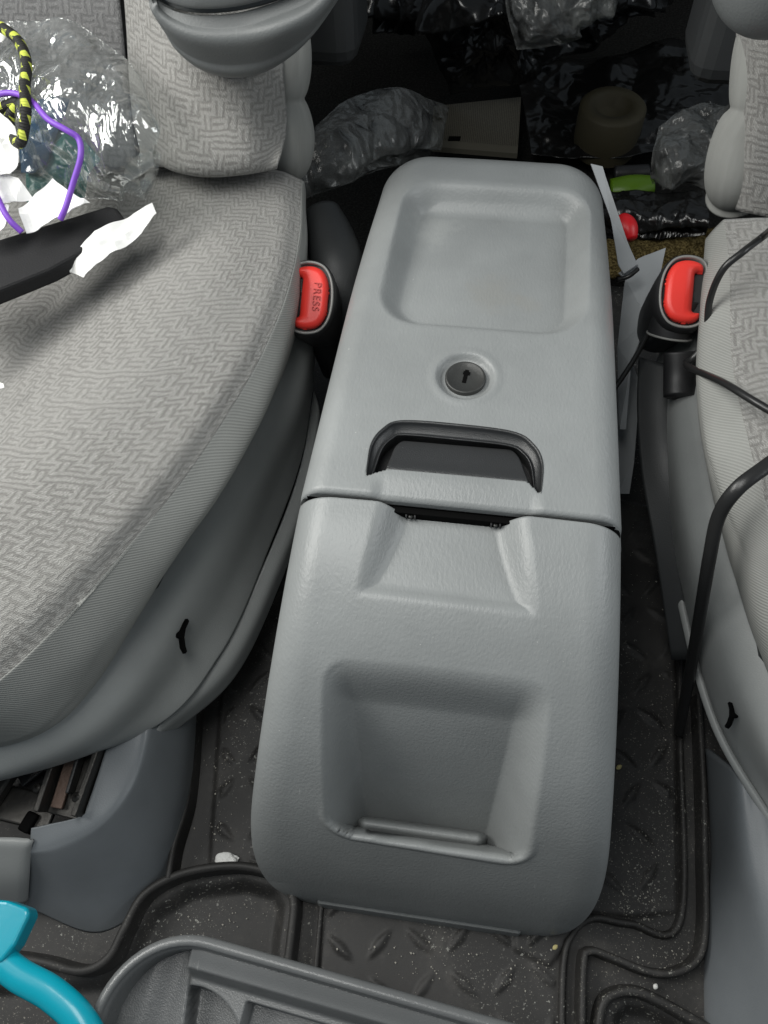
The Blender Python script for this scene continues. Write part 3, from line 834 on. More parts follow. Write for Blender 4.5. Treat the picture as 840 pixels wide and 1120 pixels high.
G5 = A((778, 275, .225), (768, 345, .225), (764, 430, .222), (776, 530, .215), (806, 640, .205), (862, 790, .185))
patch('side_bolster', [off(G3, (.002, 0, -.0015)), off(G3, (-.0012, 0, -.002)), G4, G5, off(G5, (.02, 0, -.03))], 80, 40, M['plain'], rs, True, disp=pu)
H0 = A((776, 330, .222), (772, 425, .220), (786, 520, .213), (818, 640, .203), (875, 785, .185))
H1 = A((742, 350, .195), (735, 450, .190), (748, 560, .182), (788, 700, .170), (850, 840, .155))
H2 = A((716, 400, .130), (720, 500, .128), (742, 620, .125), (782, 770, .118), (850, 880, .110))
H3 = A((722, 420, .100), (727, 520, .100), (748, 650, .098), (786, 790, .096), (852, 905, .095))
patch('side_shield', [H0, H1, H2, H3], 70, 40, M['shield'], rs, True, solid=.003)
patch('shield_lip', [off(H3, (0, 0, .0015)), off(H3, (-.004, -.001, .003)), off(H3, (-.007, -.001, -.001)), off(H3, (-.004, 0, -.006))], 70, 10, M['shield'], rs, True, solid=.002)
hook(rs, at(799, 782, .150), .9, -1)
prism('cushion_foam', [(.62, .36), (.215, .36), (.205, .1), (.235, -.04), (.30, -.13), (.62, -.17)], .12, .245, M['shield_dim'], rs, bevel=.01)
patch('backrest_bolster', [[aty(900, -100, .42), aty(900, 60, .38), aty(905, 150, .36), aty(900, 240, .34)], [aty(860, -100, .41), aty(858, 60, .37), aty(858, 150, .35), aty(858, 240, .325)],
      [aty(815, -100, .42), aty(822, 60, .385), aty(818, 165, .35), aty(812, 232, .335)], [aty(796, -100, .44), aty(806, 60, .41), aty(802, 175, .375), aty(800, 226, .36)]], 60, 40, M['weave'], rs, True, disp=pu, even=True)
puff('side_cloth', [aty(846, 20, .42), aty(838, 80, .40), aty(826, 125, .385), aty(816, 150, .38), aty(806, 190, .37), aty(802, 215, .375)], .027, M['plain'], rs,
     rad=lambda t: .75 + .3 * abs(math.sin(math.pi * (t * 2.0 + .1))) ** .6)
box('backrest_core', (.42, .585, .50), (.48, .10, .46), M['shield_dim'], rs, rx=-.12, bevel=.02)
puff('armrest', [aty(880, -100, .30), aty(860, -50, .30), aty(848, -34, .30), aty(840, -26, .31)], .042, M['arm'], rs, rad=lambda t: 1.05 * (1 - max(0, t - .55) ** 2 * 2.2))
rb = empty('seat_base_cover', (.27, -.2, 0), 'blue grey plastic base cover below the right hand seat, beside the floor mat rim', 'seat base cover')
K0 = A((872, 880, .10), (872, 930, .10), (872, 1000, .10), (872, 1070, .10), (872, 1190, .10))
K1 = A((826, 860, .095), (832, 930, .093), (842, 1000, .09), (850, 1070, .088), (858, 1190, .085))
K2 = A((800, 840, .085), (806, 930, .075), (818, 1000, .070), (826, 1070, .066), (834, 1190, .06))
K3 = A((774, 820, .02), (780, 930, .012), (776, 985, .010), (774, 1070, .008), (776, 1190, .008))
K4 = A((770, 820, -.01), (776, 930, -.01), (773, 985, -.01), (771, 1070, -.01), (774, 1190, -.01))
patch('cover_shell', [K0, K1, K2, K3, K4], 60, 50, M['blue'], rb, True, solid=.003)

# =============================================================== BELT BUCKLES
def buckle(label, corner, ex, ey, mirror, red, press):
    """corner: world centre of the red face; ex, ey: face axes (width, length)"""
    root = empty('seat_belt_buckle', corner, label, 'seat belt buckle', 'seat belt buckles beside the console')
    ez = ex.cross(ey).normalized()
    if ez.z < 0: ez = -ez
    def W_(x, y, z): return corner + (ex * x * mirror + ey * y + ez * z) * 1.30
    # outline: D shape, straight on the inner side (x<0), bowed at x>0
    def outline(s, n_=64):
        base_ = [(-.0125, .012), (-.0115, .0185), (-.006, .0215), (.0015, .0215), (.0075, .0185), (.0115, .011), (.0128, 0), (.0120, -.011), (.0080, -.0185), (.0015, -.0215), (-.006, -.0215), (-.0115, -.0185), (-.0125, -.012), (-.0128, 0)]
        p = spline([Vector((a, b, 0)) for a, b in base_], n_, True)
        out = []
        for q in p:
            l = q.length; out.append(q + q.normalized() * s)
        return out
    def rings(name, spec, m, parent, cap=None):
        V = []; n_ = 64
        for s, z in spec:
            for q in outline(s, n_): V.append(W_(q.x, q.y, z))
        Fc = grid_faces(n_, len(spec) - 1, mirror > 0, True)
        if cap: Fc.append(tuple(range((len(spec) - 1) * n_, len(spec) * n_))[::(-1 if mirror < 0 else 1)])
        return mesh(name, V, Fc, m, parent)
    rings('housing', [(-.001, -.075), (.001, -.055), (.0032, -.025), (.0040, -.006), (.0036, -.001), (.0026, .0005)], M['black'], root)
    rings('bezel', [(.0026, .0003), (.0024, .0012), (.0014, .0014), (.0008, .0006), (.0006, -.003)], M['trimring'], root)
    rings('recess', [(.0010, -.0028), (-.004, -.003), (-.008, -.003)], M['shield_dim'], root, True)
    # red button: C-shaped block, notch on the inner side
    nx_, ny_ = 88, 140; V = []; keep = {}; Fc = []
    o0 = outline(-.0010, 96); poly = [Vector((q.x, q.y)) for q in o0]
    def sdn(x, y):
        p = Vector((x, y)); ds = min(seg_d(p, poly[i - 1], poly[i]) for i in range(len(poly)))
        ds = ds if poly_in(p, poly) else -ds
        # notch
        qx, qy = x + .0065, abs(y) - .0135
        nd = max(qx, qy) if not (qx > 0 and qy > 0) else math.hypot(qx, qy)
        nd = max(qx + .0, qy) if not (qx > -.002 and qy > -.002) else math.hypot(max(0, qx + .002), max(0, qy + .002)) - .002
        return min(ds, nd)
    for j in range(ny_ + 1):
        for i in range(nx_ + 1):
            x = -.0135 + .027 * i / nx_; y = -.0225 + .045 * j / ny_
            d_ = sdn(x, y)
            if d_ > -.0004:
                dd = max(0, d_)
                r_ = .004; hh = .0038 - (r_ - math.sqrt(max(0, r_ * r_ - (r_ - min(dd, r_)) ** 2))) * .95
                hh += .0012 * (1 - (y / .021) ** 2) - .0016 * sst(.0005, -.007, x) * sst(.018, .012, abs(y))
                keep[(i, j)] = len(V); V.append(W_(x, y, hh - (.0 if d_ > 0 else .0008)))
    for j in range(ny_):
        for i in range(nx_):
            ks = [(i, j), (i + 1, j), (i + 1, j + 1), (i, j + 1)]
            if all(k in keep for k in ks): Fc.append(tuple(keep[k] for k in ks))
    btn = mesh('press_button', V, Fc, red, root, solid=.004, offset=-1 if mirror > 0 else 1)
    if press:
        cu = bpy.data.curves.new('press_text', 'FONT'); cu.body = 'PRESS'; cu.size = .0068; cu.extrude = .0004; cu.align_x = 'CENTER'; cu.align_y = 'CENTER'; cu.space_character = 1.15
        tmp = bpy.data.objects.new('tmp', cu); COL.objects.link(tmp)
        dg = bpy.context.evaluated_depsgraph_get(); me = bpy.data.meshes.new_from_object(tmp.evaluated_get(dg)); bpy.data.objects.remove(tmp)
        me.name = 'lettering'; me.materials.clear(); me.materials.append(M['red_text'])
        for v in me.vertices:
            # reads downwards: text x -> -length, text y -> +width
            x, y, z = v.co; v.co = W_(.0045 + y, -x, .0056 - .0010 * (x / .013) ** 2 + z) - corner
        o = bpy.data.objects.new('lettering', me); COL.objects.link(o); o.parent = btn
    return root, W_
M['red_text'] = simple('red raised lettering shade', (.42, .02, .015), .5)
def face_axes(top, bot, left, right):
    ey = (top - bot).normalized(); ex = (right - left); ex = (ex - ey * ex.dot(ey)).normalized(); return ex, ey
cL = at(340, 326, .262)
eyL = (Vector((-.0, .62, .36))).normalized(); exL = Vector((1, 0.03, 0)); exL = (exL - eyL * exL.dot(eyL)).normalized()
bl, WL = buckle('seat belt buckle with a red button lettered PRESS, between the left seat and the console', cL, exL, eyL, 1, M['red'], True)
cR = at(747, 319, .262)
eyR = (Vector((.0, .75, .36))).normalized(); exR = Vector((1, 0.03, 0)); exR = (exR - eyR * exR.dot(eyR)).normalized()
br_, WR = buckle('seat belt buckle with bright red button, right of the console beside pale card', cR, exR, eyR, -1, M['red'], False)
# stalks and sleeves
sl0, sl1 = WR(.0, -.002, -.008), WR(.0015, -.024, -.020)
tube('sleeve', [sl0, sl0.lerp(sl1, .5), sl1], .0185, M['black'], br_, n=24, seg=32, flat=.85, rad=lambda t: .95 + .08 * t)
ax = (sl1 - sl0).normalized(); a_ = ax.cross(Vector((0, 0, 1))).normalized(); b_ = ax.cross(a_)
tube('collar_ridge', [sl1 + (a_ * math.cos(th_) + b_ * math.sin(th_) * .85) * .0190 for th_ in [2 * math.pi * k / 24 for k in range(25)]], .0011, M['trimring'], br_, n=60, seg=8, raw=True)
tube('stalk', [at(744, 385, .225), at(744, 412, .212), at(744, 434, .205)], .0145, M['black'], br_, n=24, seg=20, flat=.7)
tube('stalk', [WL(0, -.01, -.03), WL(0, -.02, -.07), WL(0, -.03, -.12)], .012, M['black'], bl, n=24, seg=20, flat=.8)

# dark side flaps between seats and console
fl = empty('seat_side_panel', at(725, 500, .15), 'charcoal plastic panel under the right buckle, between console and right seat', 'side panel')
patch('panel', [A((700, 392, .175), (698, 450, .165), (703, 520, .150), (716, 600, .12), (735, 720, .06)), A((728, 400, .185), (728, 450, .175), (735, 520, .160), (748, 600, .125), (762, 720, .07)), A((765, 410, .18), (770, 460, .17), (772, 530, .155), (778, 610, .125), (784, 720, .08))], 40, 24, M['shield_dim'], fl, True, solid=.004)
fl2 = empty('seat_back_hinge', at(365, 300, .2), 'black rounded hinge cover behind the left buckle, between left seat and console', 'hinge cover')
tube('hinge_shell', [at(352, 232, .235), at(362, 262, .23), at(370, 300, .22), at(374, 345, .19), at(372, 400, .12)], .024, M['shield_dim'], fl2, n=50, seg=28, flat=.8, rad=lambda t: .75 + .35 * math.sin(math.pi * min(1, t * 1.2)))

# =============================================================== CABLES
t = tube('charging_cable', [aty(862, 236, .17), at(838, 256, .335), at(812, 276, .330), at(790, 296, .318), at(776, 330, .29), at(772, 372, .262), at(758, 392, .25), at(752, 400, .245), at(790, 418, .300), at(820, 436, .318), at(870, 466, .325)], .0028, M['cord'], n=220, seg=12)
tag(t, 'thin black cable looping from the right seat round the right red buckle', 'cable')
t = tube('flat_cable', [at(880, 480, .318), at(838, 510, .315), at(806, 535, .308), at(786, 565, .285), at(776, 610, .25), at(766, 670, .19), at(754, 740, .10), at(742, 802, .02)], .0052, M['cord'], n=160, seg=16, flat=.6)
tag(t, 'thick black cable hanging down the side of the right seat to the floor mat', 'cable')

# =============================================================== THINGS ON THE LEFT SEAT
def crumple(name, outline_px, z, m, amp=.012, s=38, seed=1, n=110, thick=.0004, parent=None, dome=.0, sharp=1.0, zfun=None):
    """crinkled sheet: four-corner patch from the given 3x3+ control rows of (px,py,z)"""
    rows = [A(*r) for r in outline_px]
    def dsp(p, u, v):
        e = min(u, 1 - u, v, 1 - v); k = .4 + .6 * sst(0, .12, e)
        return (amp * (ridged(p, s, seed, 4) - .3) * .35 + amp * 1.6 * (facet(p, s * .6, seed)) * sharp) * k
    return patch(name, rows, n, n, m, parent, solid=thick, disp=dsp)
bag = crumple('clear_bag', [[(-60, 60, .36), (10, 30, .38), (70, 26, .39), (130, 60, .385), (152, 92, .375)], [(-60, 110, .36), (20, 90, .385), (85, 85, .395), (148, 120, .385), (170, 150, .37)],
      [(-60, 170, .345), (20, 150, .365), (95, 150, .375), (150, 165, .365), (174, 185, .345)], [(-60, 230, .31), (20, 220, .32), (90, 215, .325), (135, 215, .325), (160, 222, .31)]], 0, M['film'], .013, 18, 3, 160)
tag(bag, 'crinkled clear plastic bag lying on the left seat against the backrest', 'plastic bag')
gw = crumple('green_wrapper', [[(40, 150, .322), (75, 140, .33), (112, 175, .325)], [(30, 190, .312), (65, 185, .318), (98, 192, .316)], [(30, 222, .302), (60, 222, .304), (92, 222, .303)]], 0, M['greenwrap'], .005, 50, 5, 50)
tag(gw, 'dark green plastic wrapper showing through the clear bag', 'wrapper')
bw = crumple('blue_wrapper', [[(25, 120, .335), (50, 108, .34), (78, 110, .34)], [(22, 150, .325), (48, 146, .33), (66, 140, .332)], [(24, 190, .318), (40, 190, .32), (52, 175, .322)]], 0, M['bluewrap'], .005, 50, 8, 40)
tag(bw, 'dark blue plastic wrapper above the green wrapper in the clear bag', 'wrapper')
# black case
cs = empty('black_case', at(50, 280, .31), 'long matte black case lying across white paper on the left seat', 'case')
def slab(name, px4, z, h, m, parent=None, bevel=.003, dz=(0, 0, 0, 0)):
    V = [at(x, y, z + d) for (x, y), d in zip(px4, dz)]; V = V + [v - Vector((0, 0, h)) for v in V]
    n_ = len(px4)
    Fc = [tuple(range(n_)), tuple(range(2 * n_ - 1, n_ - 1, -1))] + [(i, i + n_, (i + 1) % n_ + n_, (i + 1) % n_) for i in range(n_)]
    return mesh(name, V, Fc, m, parent, smooth=False, bevel=bevel)
slab('case_body', [(-90, 288), (118, 224), (128, 226), (139, 243), (135, 250), (54, 294), (-90, 352)], .320, .016, M['foam'], cs, .0035, (0, 0, 0, 0, 0, 0, 0))
def paper(name, px, zs, m, label, bend=.0, solid=.0006, cat='paper', group=None):
    V = [at(x, y, z) for (x, y), z in zip(px, zs)]
    bm = bmesh.new(); vs = [bm.verts.new(v) for v in V]; bm.faces.new(vs)
    bmesh.ops.triangulate(bm, faces=bm.faces[:]); bmesh.ops.subdivide_edges(bm, edges=bm.edges[:], cuts=7, use_grid_fill=True)
    for v in bm.verts: v.co.z += bend * (ridged(v.co, 30, 2, 2) - .3)
    bm.normal_update()
    me = bpy.data.meshes.new(name); bm.to_mesh(me); bm.free(); me.materials.append(m)
    o = bpy.data.objects.new(name, me); COL.objects.link(o)
    s = o.modifiers.new('solid', 'SOLIDIFY'); s.thickness = solid
    return tag(o, label, cat, group)
paper('paper_wrapper', [(48, 298), (66, 292), (84, 280), (104, 254), (124, 246), (150, 236), (168, 226), (172, 236), (156, 258), (138, 272), (116, 284), (92, 304), (80, 299)], [.306, .312, .314, .324, .325, .326, .330, .326, .318, .314, .312, .308, .306], M['paper'], 'torn white paper wrapper sticking out from under the black case', .004, cat='paper')
paper('paper_sheet', [(60, 200), (100, 226), (62, 242), (28, 254), (22, 232)], [.345, .338, .334, .334, .338], M['paper'], 'folded white paper behind the black case with the purple cord over it', .005)
paper('paper_sheet', [(-40, 120), (-8, 124), (6, 135), (20, 146), (22, 170), (14, 196), (-20, 205), (-40, 200)], [.37, .375, .375, .372, .365, .355, .35, .35], M['paper'], 'creased white paper at the left border below the braided cord', .008)
paper('paper_sheet', [(2, 192), (22, 198), (38, 220), (20, 224), (-4, 228)], [.355, .352, .34, .342, .345], M['paper'], 'small white paper scrap between two larger white papers on the left seat', .004)
paper('paper_sheet', [(-20, 214), (12, 228), (6, 250), (-4, 262), (-30, 262)], [.345, .342, .336, .332, .332], M['paper'], 'white paper strip at the left border just above the black case', .004)
paper('paper_sheet', [(-30, 26), (10, 28), (14, 34), (4, 50), (-8, 56), (-30, 60)], [.40, .40, .40, .395, .39, .39], M['paper'], 'topmost white paper scrap in the upper left corner above the braided cord', .003)
paper('paper_shred', [(-8, 422), (-2, 418), (4, 420), (5, 424), (-2, 426)], [.300, .300, .301, .300, .300], M['paper'], 'tiny white paper shred on the woven cushion at the left border', .0)
t = tube('braided_cord', [aty(-30, 30, .32), at(-6, 28, .41), at(8, 34, .412), at(22, 48, .41), at(29, 70, .405), at(27, 95, .40), at(28, 125, .39), at(23, 155, .375), at(14, 150, .37), at(10, 130, .375), at(20, 112, .385), at(2, 118, .38), at(-20, 128, .375)], .0043, M['rope'], n=240, seg=14)
tag(t, 'black cord braided with lime yellow flecks in the upper left corner', 'braided cord')
t = tube('purple_cord', [at(-30, 108, .385), at(-6, 104, .39), at(14, 102, .392), at(34, 110, .392), at(52, 130, .390), at(72, 142, .386), at(86, 152, .380), at(88, 172, .372), at(80, 200, .358), at(72, 226, .346), at(66, 240, .338)], .0024, M['purple'], n=200, seg=12)
tag(t, 'thin purple cord bending over the clear bag down to the black case', 'cord')
t = tube('purple_cord', [at(-30, 160, .365), at(-14, 190, .362), at(0, 222, .352), at(10, 240, .345), at(24, 254, .336)], .0024, M['purple'], n=90, seg=12)
tag(t, 'short end of purple cord at the left border over the white papers', 'cord')

# =============================================================== BEHIND THE CONSOLE
t = crumple('bin_bag', [[(430, -60, .16), (500, -60, .22), (590, -60, .22), (680, -60, .16), (760, -60, .08)], [(440, 10, .14), (510, 0, .22), (590, -5, .24), (660, 0, .17), (730, 0, .08)],
      [(470, 60, .10), (520, 50, .17), (580, 40, .18), (640, 30, .12), (720, 8, .05)], [(492, 104, .05), (540, 100, .08), (590, 92, .08), (640, 62, .05), (715, 16, .02)]], 0, M['blackbag'], .045, 13, 11, 150, .0008)
tag(t, 'shiny crumpled black plastic bag on the rear floor, top centre of the photo', 'plastic bag')
t = crumple('bin_bag', [[(396, -60, .10), (440, -60, .12), (478, -60, .10)], [(400, 5, .08), (440, 5, .12), (474, 0, .08)], [(405, 40, .02), (436, 42, .05), (470, 38, .02)]], 0, M['blackbag'], .03, 15, 21, 80, .0008)
tag(t, 'smaller crumpled black plastic bag left of the big shiny one', 'plastic bag')
t = crumple('clear_sheet', [[(560, -60, .30), (610, -60, .31), (680, -60, .30)], [(555, 5, .27), (610, 0, .28), (670, -4, .27)], [(565, 55, .235), (610, 48, .24), (650, 28, .235)]], 0, M['film_dim'], .03, 18, 31, 90, .0005)
tag(t, 'smoky clear film crumpled over the black plastic bag', 'plastic film')
t = crumple('dusty_bag', [[(345, 140, .20), (385, 108, .19), (435, 100, .16), (490, 118, .11)], [(330, 190, .20), (380, 160, .20), (430, 148, .17), (480, 158, .11)], [(322, 222, .18), (375, 200, .17), (425, 182, .14), (470, 180, .08)]], 0, M['film_dim'], .016, 13, 41, 110, .0005)
tag(t, 'dusty clear plastic bag on the floor behind the left side of the console', 'plastic bag')
t = crumple('dark_film', [[(596, 210, .05), (650, 212, .06), (710, 214, .07), (770, 210, .10)], [(600, 235, .05), (660, 232, .08), (720, 236, .09), (776, 240, .11)], [(640, 262, .05), (690, 258, .06), (730, 258, .07), (772, 256, .09)]], 0, M['blackbag'], .014, 26, 61, 90, .0006)
tag(t, 'black plastic film crumpled on the floor between console and right seat, below the lime object', 'plastic film')
t = crumple('dark_film', [[(560, 60, .0), (640, 70, .02), (730, 50, .03), (800, 60, .06)], [(570, 110, .0), (640, 130, .01), (730, 110, .03), (800, 100, .05)], [(580, 170, .0), (640, 176, .01), (710, 170, .02), (790, 140, .03)]], 0, M['blackbag'], .02, 14, 71, 90, .0006)
tag(t, 'black plastic film spread flat under the tan roll', 'plastic film')
t = crumple('foil_bag', [[(720, 140, .12), (760, 118, .13), (800, 120, .14), (830, 130, .15)], [(712, 185, .10), (750, 165, .12), (790, 150, .13), (820, 160, .14)], [(712, 205, .07), (752, 200, .09), (780, 215, .09), (800, 232, .08)]], 0, M['film_dim'], .024, 20, 51, 110, .0005)
tag(t, 'crinkled see-through bag beside the lime green object behind the right seat', 'plastic bag')
bk = empty('booklet', at(520, 138, .04), 'dim printed booklet lying open on the rear floor above the console lid', 'booklet')
pts = [at(468, 122, .04), at(566, 104, .04), at(566, 166, .03), at(482, 160, .03)]
pts[0], pts[1], pts[2], pts[3] = at(474, 116, .04), at(570, 106, .04), at(566, 168, .04), at(470, 160, .04)
V = pts + [p - Vector((0, 0, .008)) for p in pts]
mesh('pages', V, [(3, 2, 1, 0), (4, 5, 6, 7), (0, 1, 5, 4), (1, 2, 6, 5), (2, 3, 7, 6), (3, 0, 4, 7)], M['page'], bk, [(0, 1), (1, 1), (1, 0), (0, 0)] * 2, smooth=False)
slab('printed_mark', [(491, 149), (504, 149), (503, 154), (490, 154)], .0405, .001, M['slot'], bk, 0)
tr = at(668, 128, .05)
t = disc('tape_roll', tr - Vector((0, 0, .03)), [(.044, -.02), (.046, .0), (.046, .045), (.043, .048), (.026, .048), (.0255, .03), (.0005, .03)], M['tape'], None, 48)
tag(t, 'tan roll standing in the dark behind the console', 'roll')
gr = empty('lime_cap', at(690, 204, .02), 'lime green plastic object on the floor behind the console', 'plastic object')
tube('cap_body', [at(668, 206, .03), at(690, 204, .032), at(712, 202, .03)], .017, M['green'], gr, n=30, seg=24, flat=.7, rad=lambda t: .85 + .2 * math.sin(math.pi * t))
tube('cap_lid', [at(672, 190, .035), at(690, 189, .036), at(708, 188, .034)], .010, M['black'], gr, n=20, seg=20)
rd = tube('red_knob', [at(680, 240, .12), at(686, 250, .12), at(690, 262, .115)], .011, M['red_dim'], n=24, seg=24, rad=lambda t: .6 + .5 * math.sin(math.pi * (t * .8 + .15)))
tag(rd, 'small bright red plastic knob behind the white card at the console corner', 'knob')
t = patch('brown_carpet', [A((640, 262, .06), (700, 262, .06), (770, 250, .07), (830, 240, .07)), A((640, 276, .06), (700, 275, .065), (770, 262, .07), (830, 256, .07)), A((640, 300, .05), (700, 300, .05), (770, 285, .05), (830, 280, .05))], 60, 30, M['gold'], None, True, solid=.01, disp=lambda p, u, v: .004 * noise.noise(p * 90))
tag(t, 'golden brown carpet strip behind the right red buckle', 'carpet')
paper('white_card', [(646, 180), (659, 183), (690, 275), (697, 290), (682, 300), (676, 290), (668, 240)], [.20, .20, .19, .19, .19, .19, .19], M['paper_grey'], 'narrow pale card leaning against the rear right corner of the console', 0, .0012, 'card')
paper('white_card', [(676, 300), (698, 284), (728, 272), (722, 300), (708, 350), (690, 400), (684, 470), (678, 470), (676, 380), (684, 306)], [.18, .185, .19, .185, .18, .16, .13, .13, .15, .18], M['paper_grey'], 'pale card with a torn notch between the console and the right buckle', .001, .0012, 'card')
paper('white_card', [(676, 400), (690, 396), (700, 420), (694, 500), (688, 540), (676, 540)], [.10, .10, .10, .08, .06, .06], M['paper_grey'], 'pale card standing low beside the console below the torn card', .0, .0012, 'card')
t = tube('thin_lead', [at(676, 306, .20), at(688, 302, .205), at(698, 294, .208)], .0022, M['cord'], n=20, seg=8); tag(t, 'short black lead poking over the torn pale card', 'lead')
t = tube('thin_lead', [at(672, 425, .19), at(686, 405, .195), at(700, 382, .20), at(712, 360, .2)], .0024, M['cord'], n=30, seg=8); tag(t, 'black lead running from the console side up to the right buckle', 'lead')
# rear bench base
rbn = box('rear_seat_base', (0, 1.42, .18), (2.2, .2, .42), M['rear'], bevel=.02)
tag(rbn, 'dark base of the rear seat along the top of the photo', 'seat base')

# =============================================================== TRAY AT THE BOTTOM
tray = empty('console_tray', at(330, 1110, .2), 'dark grey moulded tray with a raised rim in the foreground at the bottom', 'tray')
ZT = .205
c0 = at(200, 1017, ZT); c1 = at(570, 1122, ZT); ex = (c1 - c0); ex.z = 0; ex.normalize(); ey = Vector((-ex.y, ex.x, 0))
if ey.y < 0: ey = -ey
def T(a, b, z): return c0 + ex * a - ey * b + Vector((0, 0, z))
lx = (at(110, 1080, ZT) - c0).dot(ex) - .001
def rr(a0, a1, b0, b1, r, z, n_=14):
    out = []
    for ca, cb, t0 in ((a1 - r, b0 + r, -90), (a1 - r, b1 - r, 0), (a0 + r, b1 - r, 90), (a0 + r, b0 + r, 180)):
        for k in range(n_ + 1):
            th = math.radians(t0 + 90 * k / n_); out.append(T(ca + r * math.cos(th), cb + r * math.sin(th), z))
    return out
a1_, b1_ = .36, .30
spec = [(0.002, -.06, .058), (0, -.012, .058), (0, -.003, .058), (.0012, -.0006, .057), (.0035, .0006, .055), (.006, 0, .052), (.0068, -.0022, .05), (.0070, -.0035, .05), (.0080, -.0042, .049), (.0084, -.0100, .049), (.0090, -.034, .048)]
V = []
for ins, z, r in spec: V += rr(lx + ins, a1_ - ins, ins, b1_ - ins, r, z)
n_ = len(V) // len(spec)
tr_sh = mesh('rim_shell', V, grid_faces(n_, len(spec) - 1, False, True), M['tray'], tray)
# sunk deck with cup well and slot
def deck():
    nx_, ny_ = 300, 200; V = []; keep = {}; Fc = []
    c_cup = Vector(((at(200, 1152, ZT - .03) - c0).dot(ex), -(at(200, 1152, ZT - .03) - c0).dot(ey)))
    s0 = (at(262, 1128, ZT - .02) - c0).dot(ex); s1 = (at(345, 1128, ZT - .02) - c0).dot(ex)
    b0 = -(at(300, 1106, ZT - .02) - c0).dot(ey)
    for j in range(ny_ + 1):
        for i in range(nx_ + 1):
            a = lx + .007 + (a1_ - lx - .014) * i / nx_; b = .0078 + .16 * (j / ny_) ** 1.2
            # keep inside the rounded corner
            qx, qy = lx + .05 - a, .05 - b
            if qx > 0 and qy > 0 and math.hypot(qx, qy) > .0425: continue
            band = -.0060 - .0035 * sst(.008, .019, b) - .0150 * sst(.0185, .0255, b)
            m_ = sst(.0445, .0475, a - lx - .010 * max(0, b - .02) / .05)
            left = -.0300 - .003 * sst(.02, .04, a - lx)
            z = left * (1 - m_) + band * m_
            z -= .028 * sst(.0375, .0350, math.hypot(a - c_cup.x, b - c_cup.y)) * m_
            z -= .020 * sst(s0 - .0015, s0, a) * sst(s1 + .06, s1 + .0585, a) * sst(b0 - .001, b0 + .001, b)
            keep[(i, j)] = len(V); V.append(T(a, b, z))
    for j in range(ny_):
        for i in range(nx_):
            ks = [(i, j), (i + 1, j), (i + 1, j + 1), (i, j + 1)]
            if all(k in keep for k in ks): Fc.append(tuple(keep[k] for k in ks)[::-1])
    return mesh('deck', V, Fc, M['tray'], tray, solid=0)
deck()

# =============================================================== TURQUOISE HANDLE
th = empty('plastic_handle', at(30, 1060, .2), 'glossy turquoise plastic loop handle in the lower left corner', 'handle')
tube('loop', [at(-14, 1000, .215), at(-6, 1020, .215), at(-2, 1045, .215), at(20, 1066, .215), at(58, 1088, .215), at(92, 1122, .215), at(120, 1180, .21)], .0086, M['teal'], th, n=120, seg=24, flat=.8, rad=lambda t: 1.0 + .1 * math.sin(3 * t))
slab('grip', [(-40, 980), (8, 985), (30, 993), (32, 1001), (16, 1034), (2, 1052), (-40, 1068)], .224, .016, M['teal'], th, .005, (0,) * 7)
# =============================================================== CRUMBS
for px, py, c_, lb in ((677, 839, 'crumb', 'yellow crumb on the tread beside the right side of the console'), (607, 1036, 'crumb', 'pale yellow crumb on the mat at the front right corner of the console'), (717, 1079, 'chalk', 'long white crumb inside the mat rim, lower right')):
    p = at(px, py, .006); d = Vector((.0022 if c_ == 'crumb' else .001, .002, 0))
    o = tube('crumb', [p - d, p, p + d], .0021, M[c_], n=10, seg=10, rad=lambda t: .35 + .65 * math.sin(math.pi * t)); tag(o, lb, 'crumb')
t = crumple('foil_scrap', [[(236, 940, .006), (250, 934, .008), (262, 938, .006)], [(236, 944, .008), (248, 942, .012), (260, 942, .008)], [(238, 948, .005), (250, 948, .007), (258, 947, .005)]], 0, M['paper'], .004, 120, 9, 24, .0003)
tag(t, 'tiny white foil scrap on the mat left of the console foot', 'scrap')

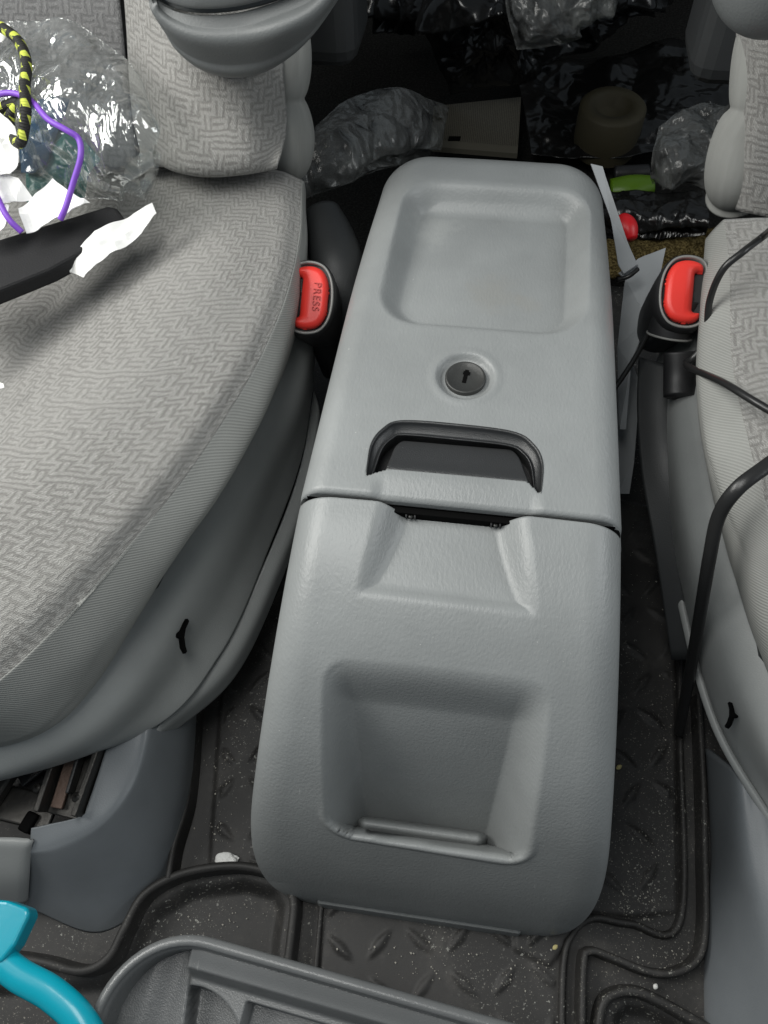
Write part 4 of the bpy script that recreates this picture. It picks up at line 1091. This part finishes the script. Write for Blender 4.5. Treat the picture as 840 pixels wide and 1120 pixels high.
# loose grit trodden into the mat: too many to count
V = []; Fc = []
def grain(c, r):
    b = len(V)
    for d in ((1, 0, 0), (-1, .2, 0), (0, 1, .1), (.1, -1, 0), (0, 0, .8), (0, .1, -.6)):
        V.append(c + Vector(d) * r * random.uniform(.6, 1.2))
    for f in ((0, 2, 4), (2, 1, 4), (1, 3, 4), (3, 0, 4), (2, 0, 5), (1, 2, 5), (3, 1, 5), (0, 3, 5)): Fc.append(tuple(b + k for k in f))
clusters = [(245, 850, 16, 34, 60), (262, 815, 12, 20, 25), (240, 905, 18, 20, 45), (700, 985, 30, 22, 110), (690, 930, 34, 40, 60), (725, 850, 18, 90, 50), (735, 740, 10, 60, 25), (720, 1040, 40, 16, 50), (470, 1050, 90, 25, 60), (590, 1060, 25, 25, 35), (240, 1000, 60, 25, 40), (700, 640, 30, 60, 25)]
for cx_, cy_, sx_, sy_, n_g in clusters:
    for _ in range(n_g):
        p = at(random.gauss(cx_, sx_ * .6), random.gauss(cy_, sy_ * .6), .0)
        if abs(p.x) < .13 and p.y > -.235: continue
        hz = mat_h(p.x, p.y) if p.y < .25 else 0
        grain(Vector((p.x, p.y, hz + .0012)), .0003 + .0008 * random.random() ** 2.5)
o = mesh('floor_grit', V, Fc, M['chalk_dim'], None, smooth=False); tag(o, 'fine pale grit scattered in clumps over the rubber floor mat', 'grit', kind='stuff')

# =============================================================== LIGHT
w = bpy.data.worlds.new('World'); sc.world = w; w.use_nodes = True
bg = w.node_tree.nodes['Background']; bg.inputs[0].default_value = (.74, .85, .94, 1); bg.inputs[1].default_value = .20
def area(name, loc, target, sx, sy, power, col, spread=180):
    ld = bpy.data.lights.new(name, 'AREA'); ld.shape = 'RECTANGLE'; ld.size = sx; ld.size_y = sy; ld.energy = power; ld.color = col
    ld.spread = math.radians(spread)
    o = bpy.data.objects.new(name, ld); COL.objects.link(o); o.location = loc
    o.rotation_euler = (Vector(target) - Vector(loc)).to_track_quat('-Z', 'Y').to_euler(); return o
area('left_window_light', (-.95, .10, 1.05), (0, .10, .25), .8, .45, 14, (1, .99, .95))
area('added_overhead_light', (-.2, -.06, 1.12), (0, .02, .25), .55, .3, 4.1, (1, 1, .97))  # unseen lamp added low above the console for steeper falloff
area('right_window_light', (1.15, .25, 1.0), (0, .2, .2), .8, .45, 5.5, (.96, .99, 1))
sc.view_settings.view_transform = 'Standard'; sc.view_settings.look = 'None'
sc.view_settings.exposure = 0; sc.view_settings.gamma = 1
sc.cycles.max_bounces = 6; sc.cycles.transparent_max_bounces = 12
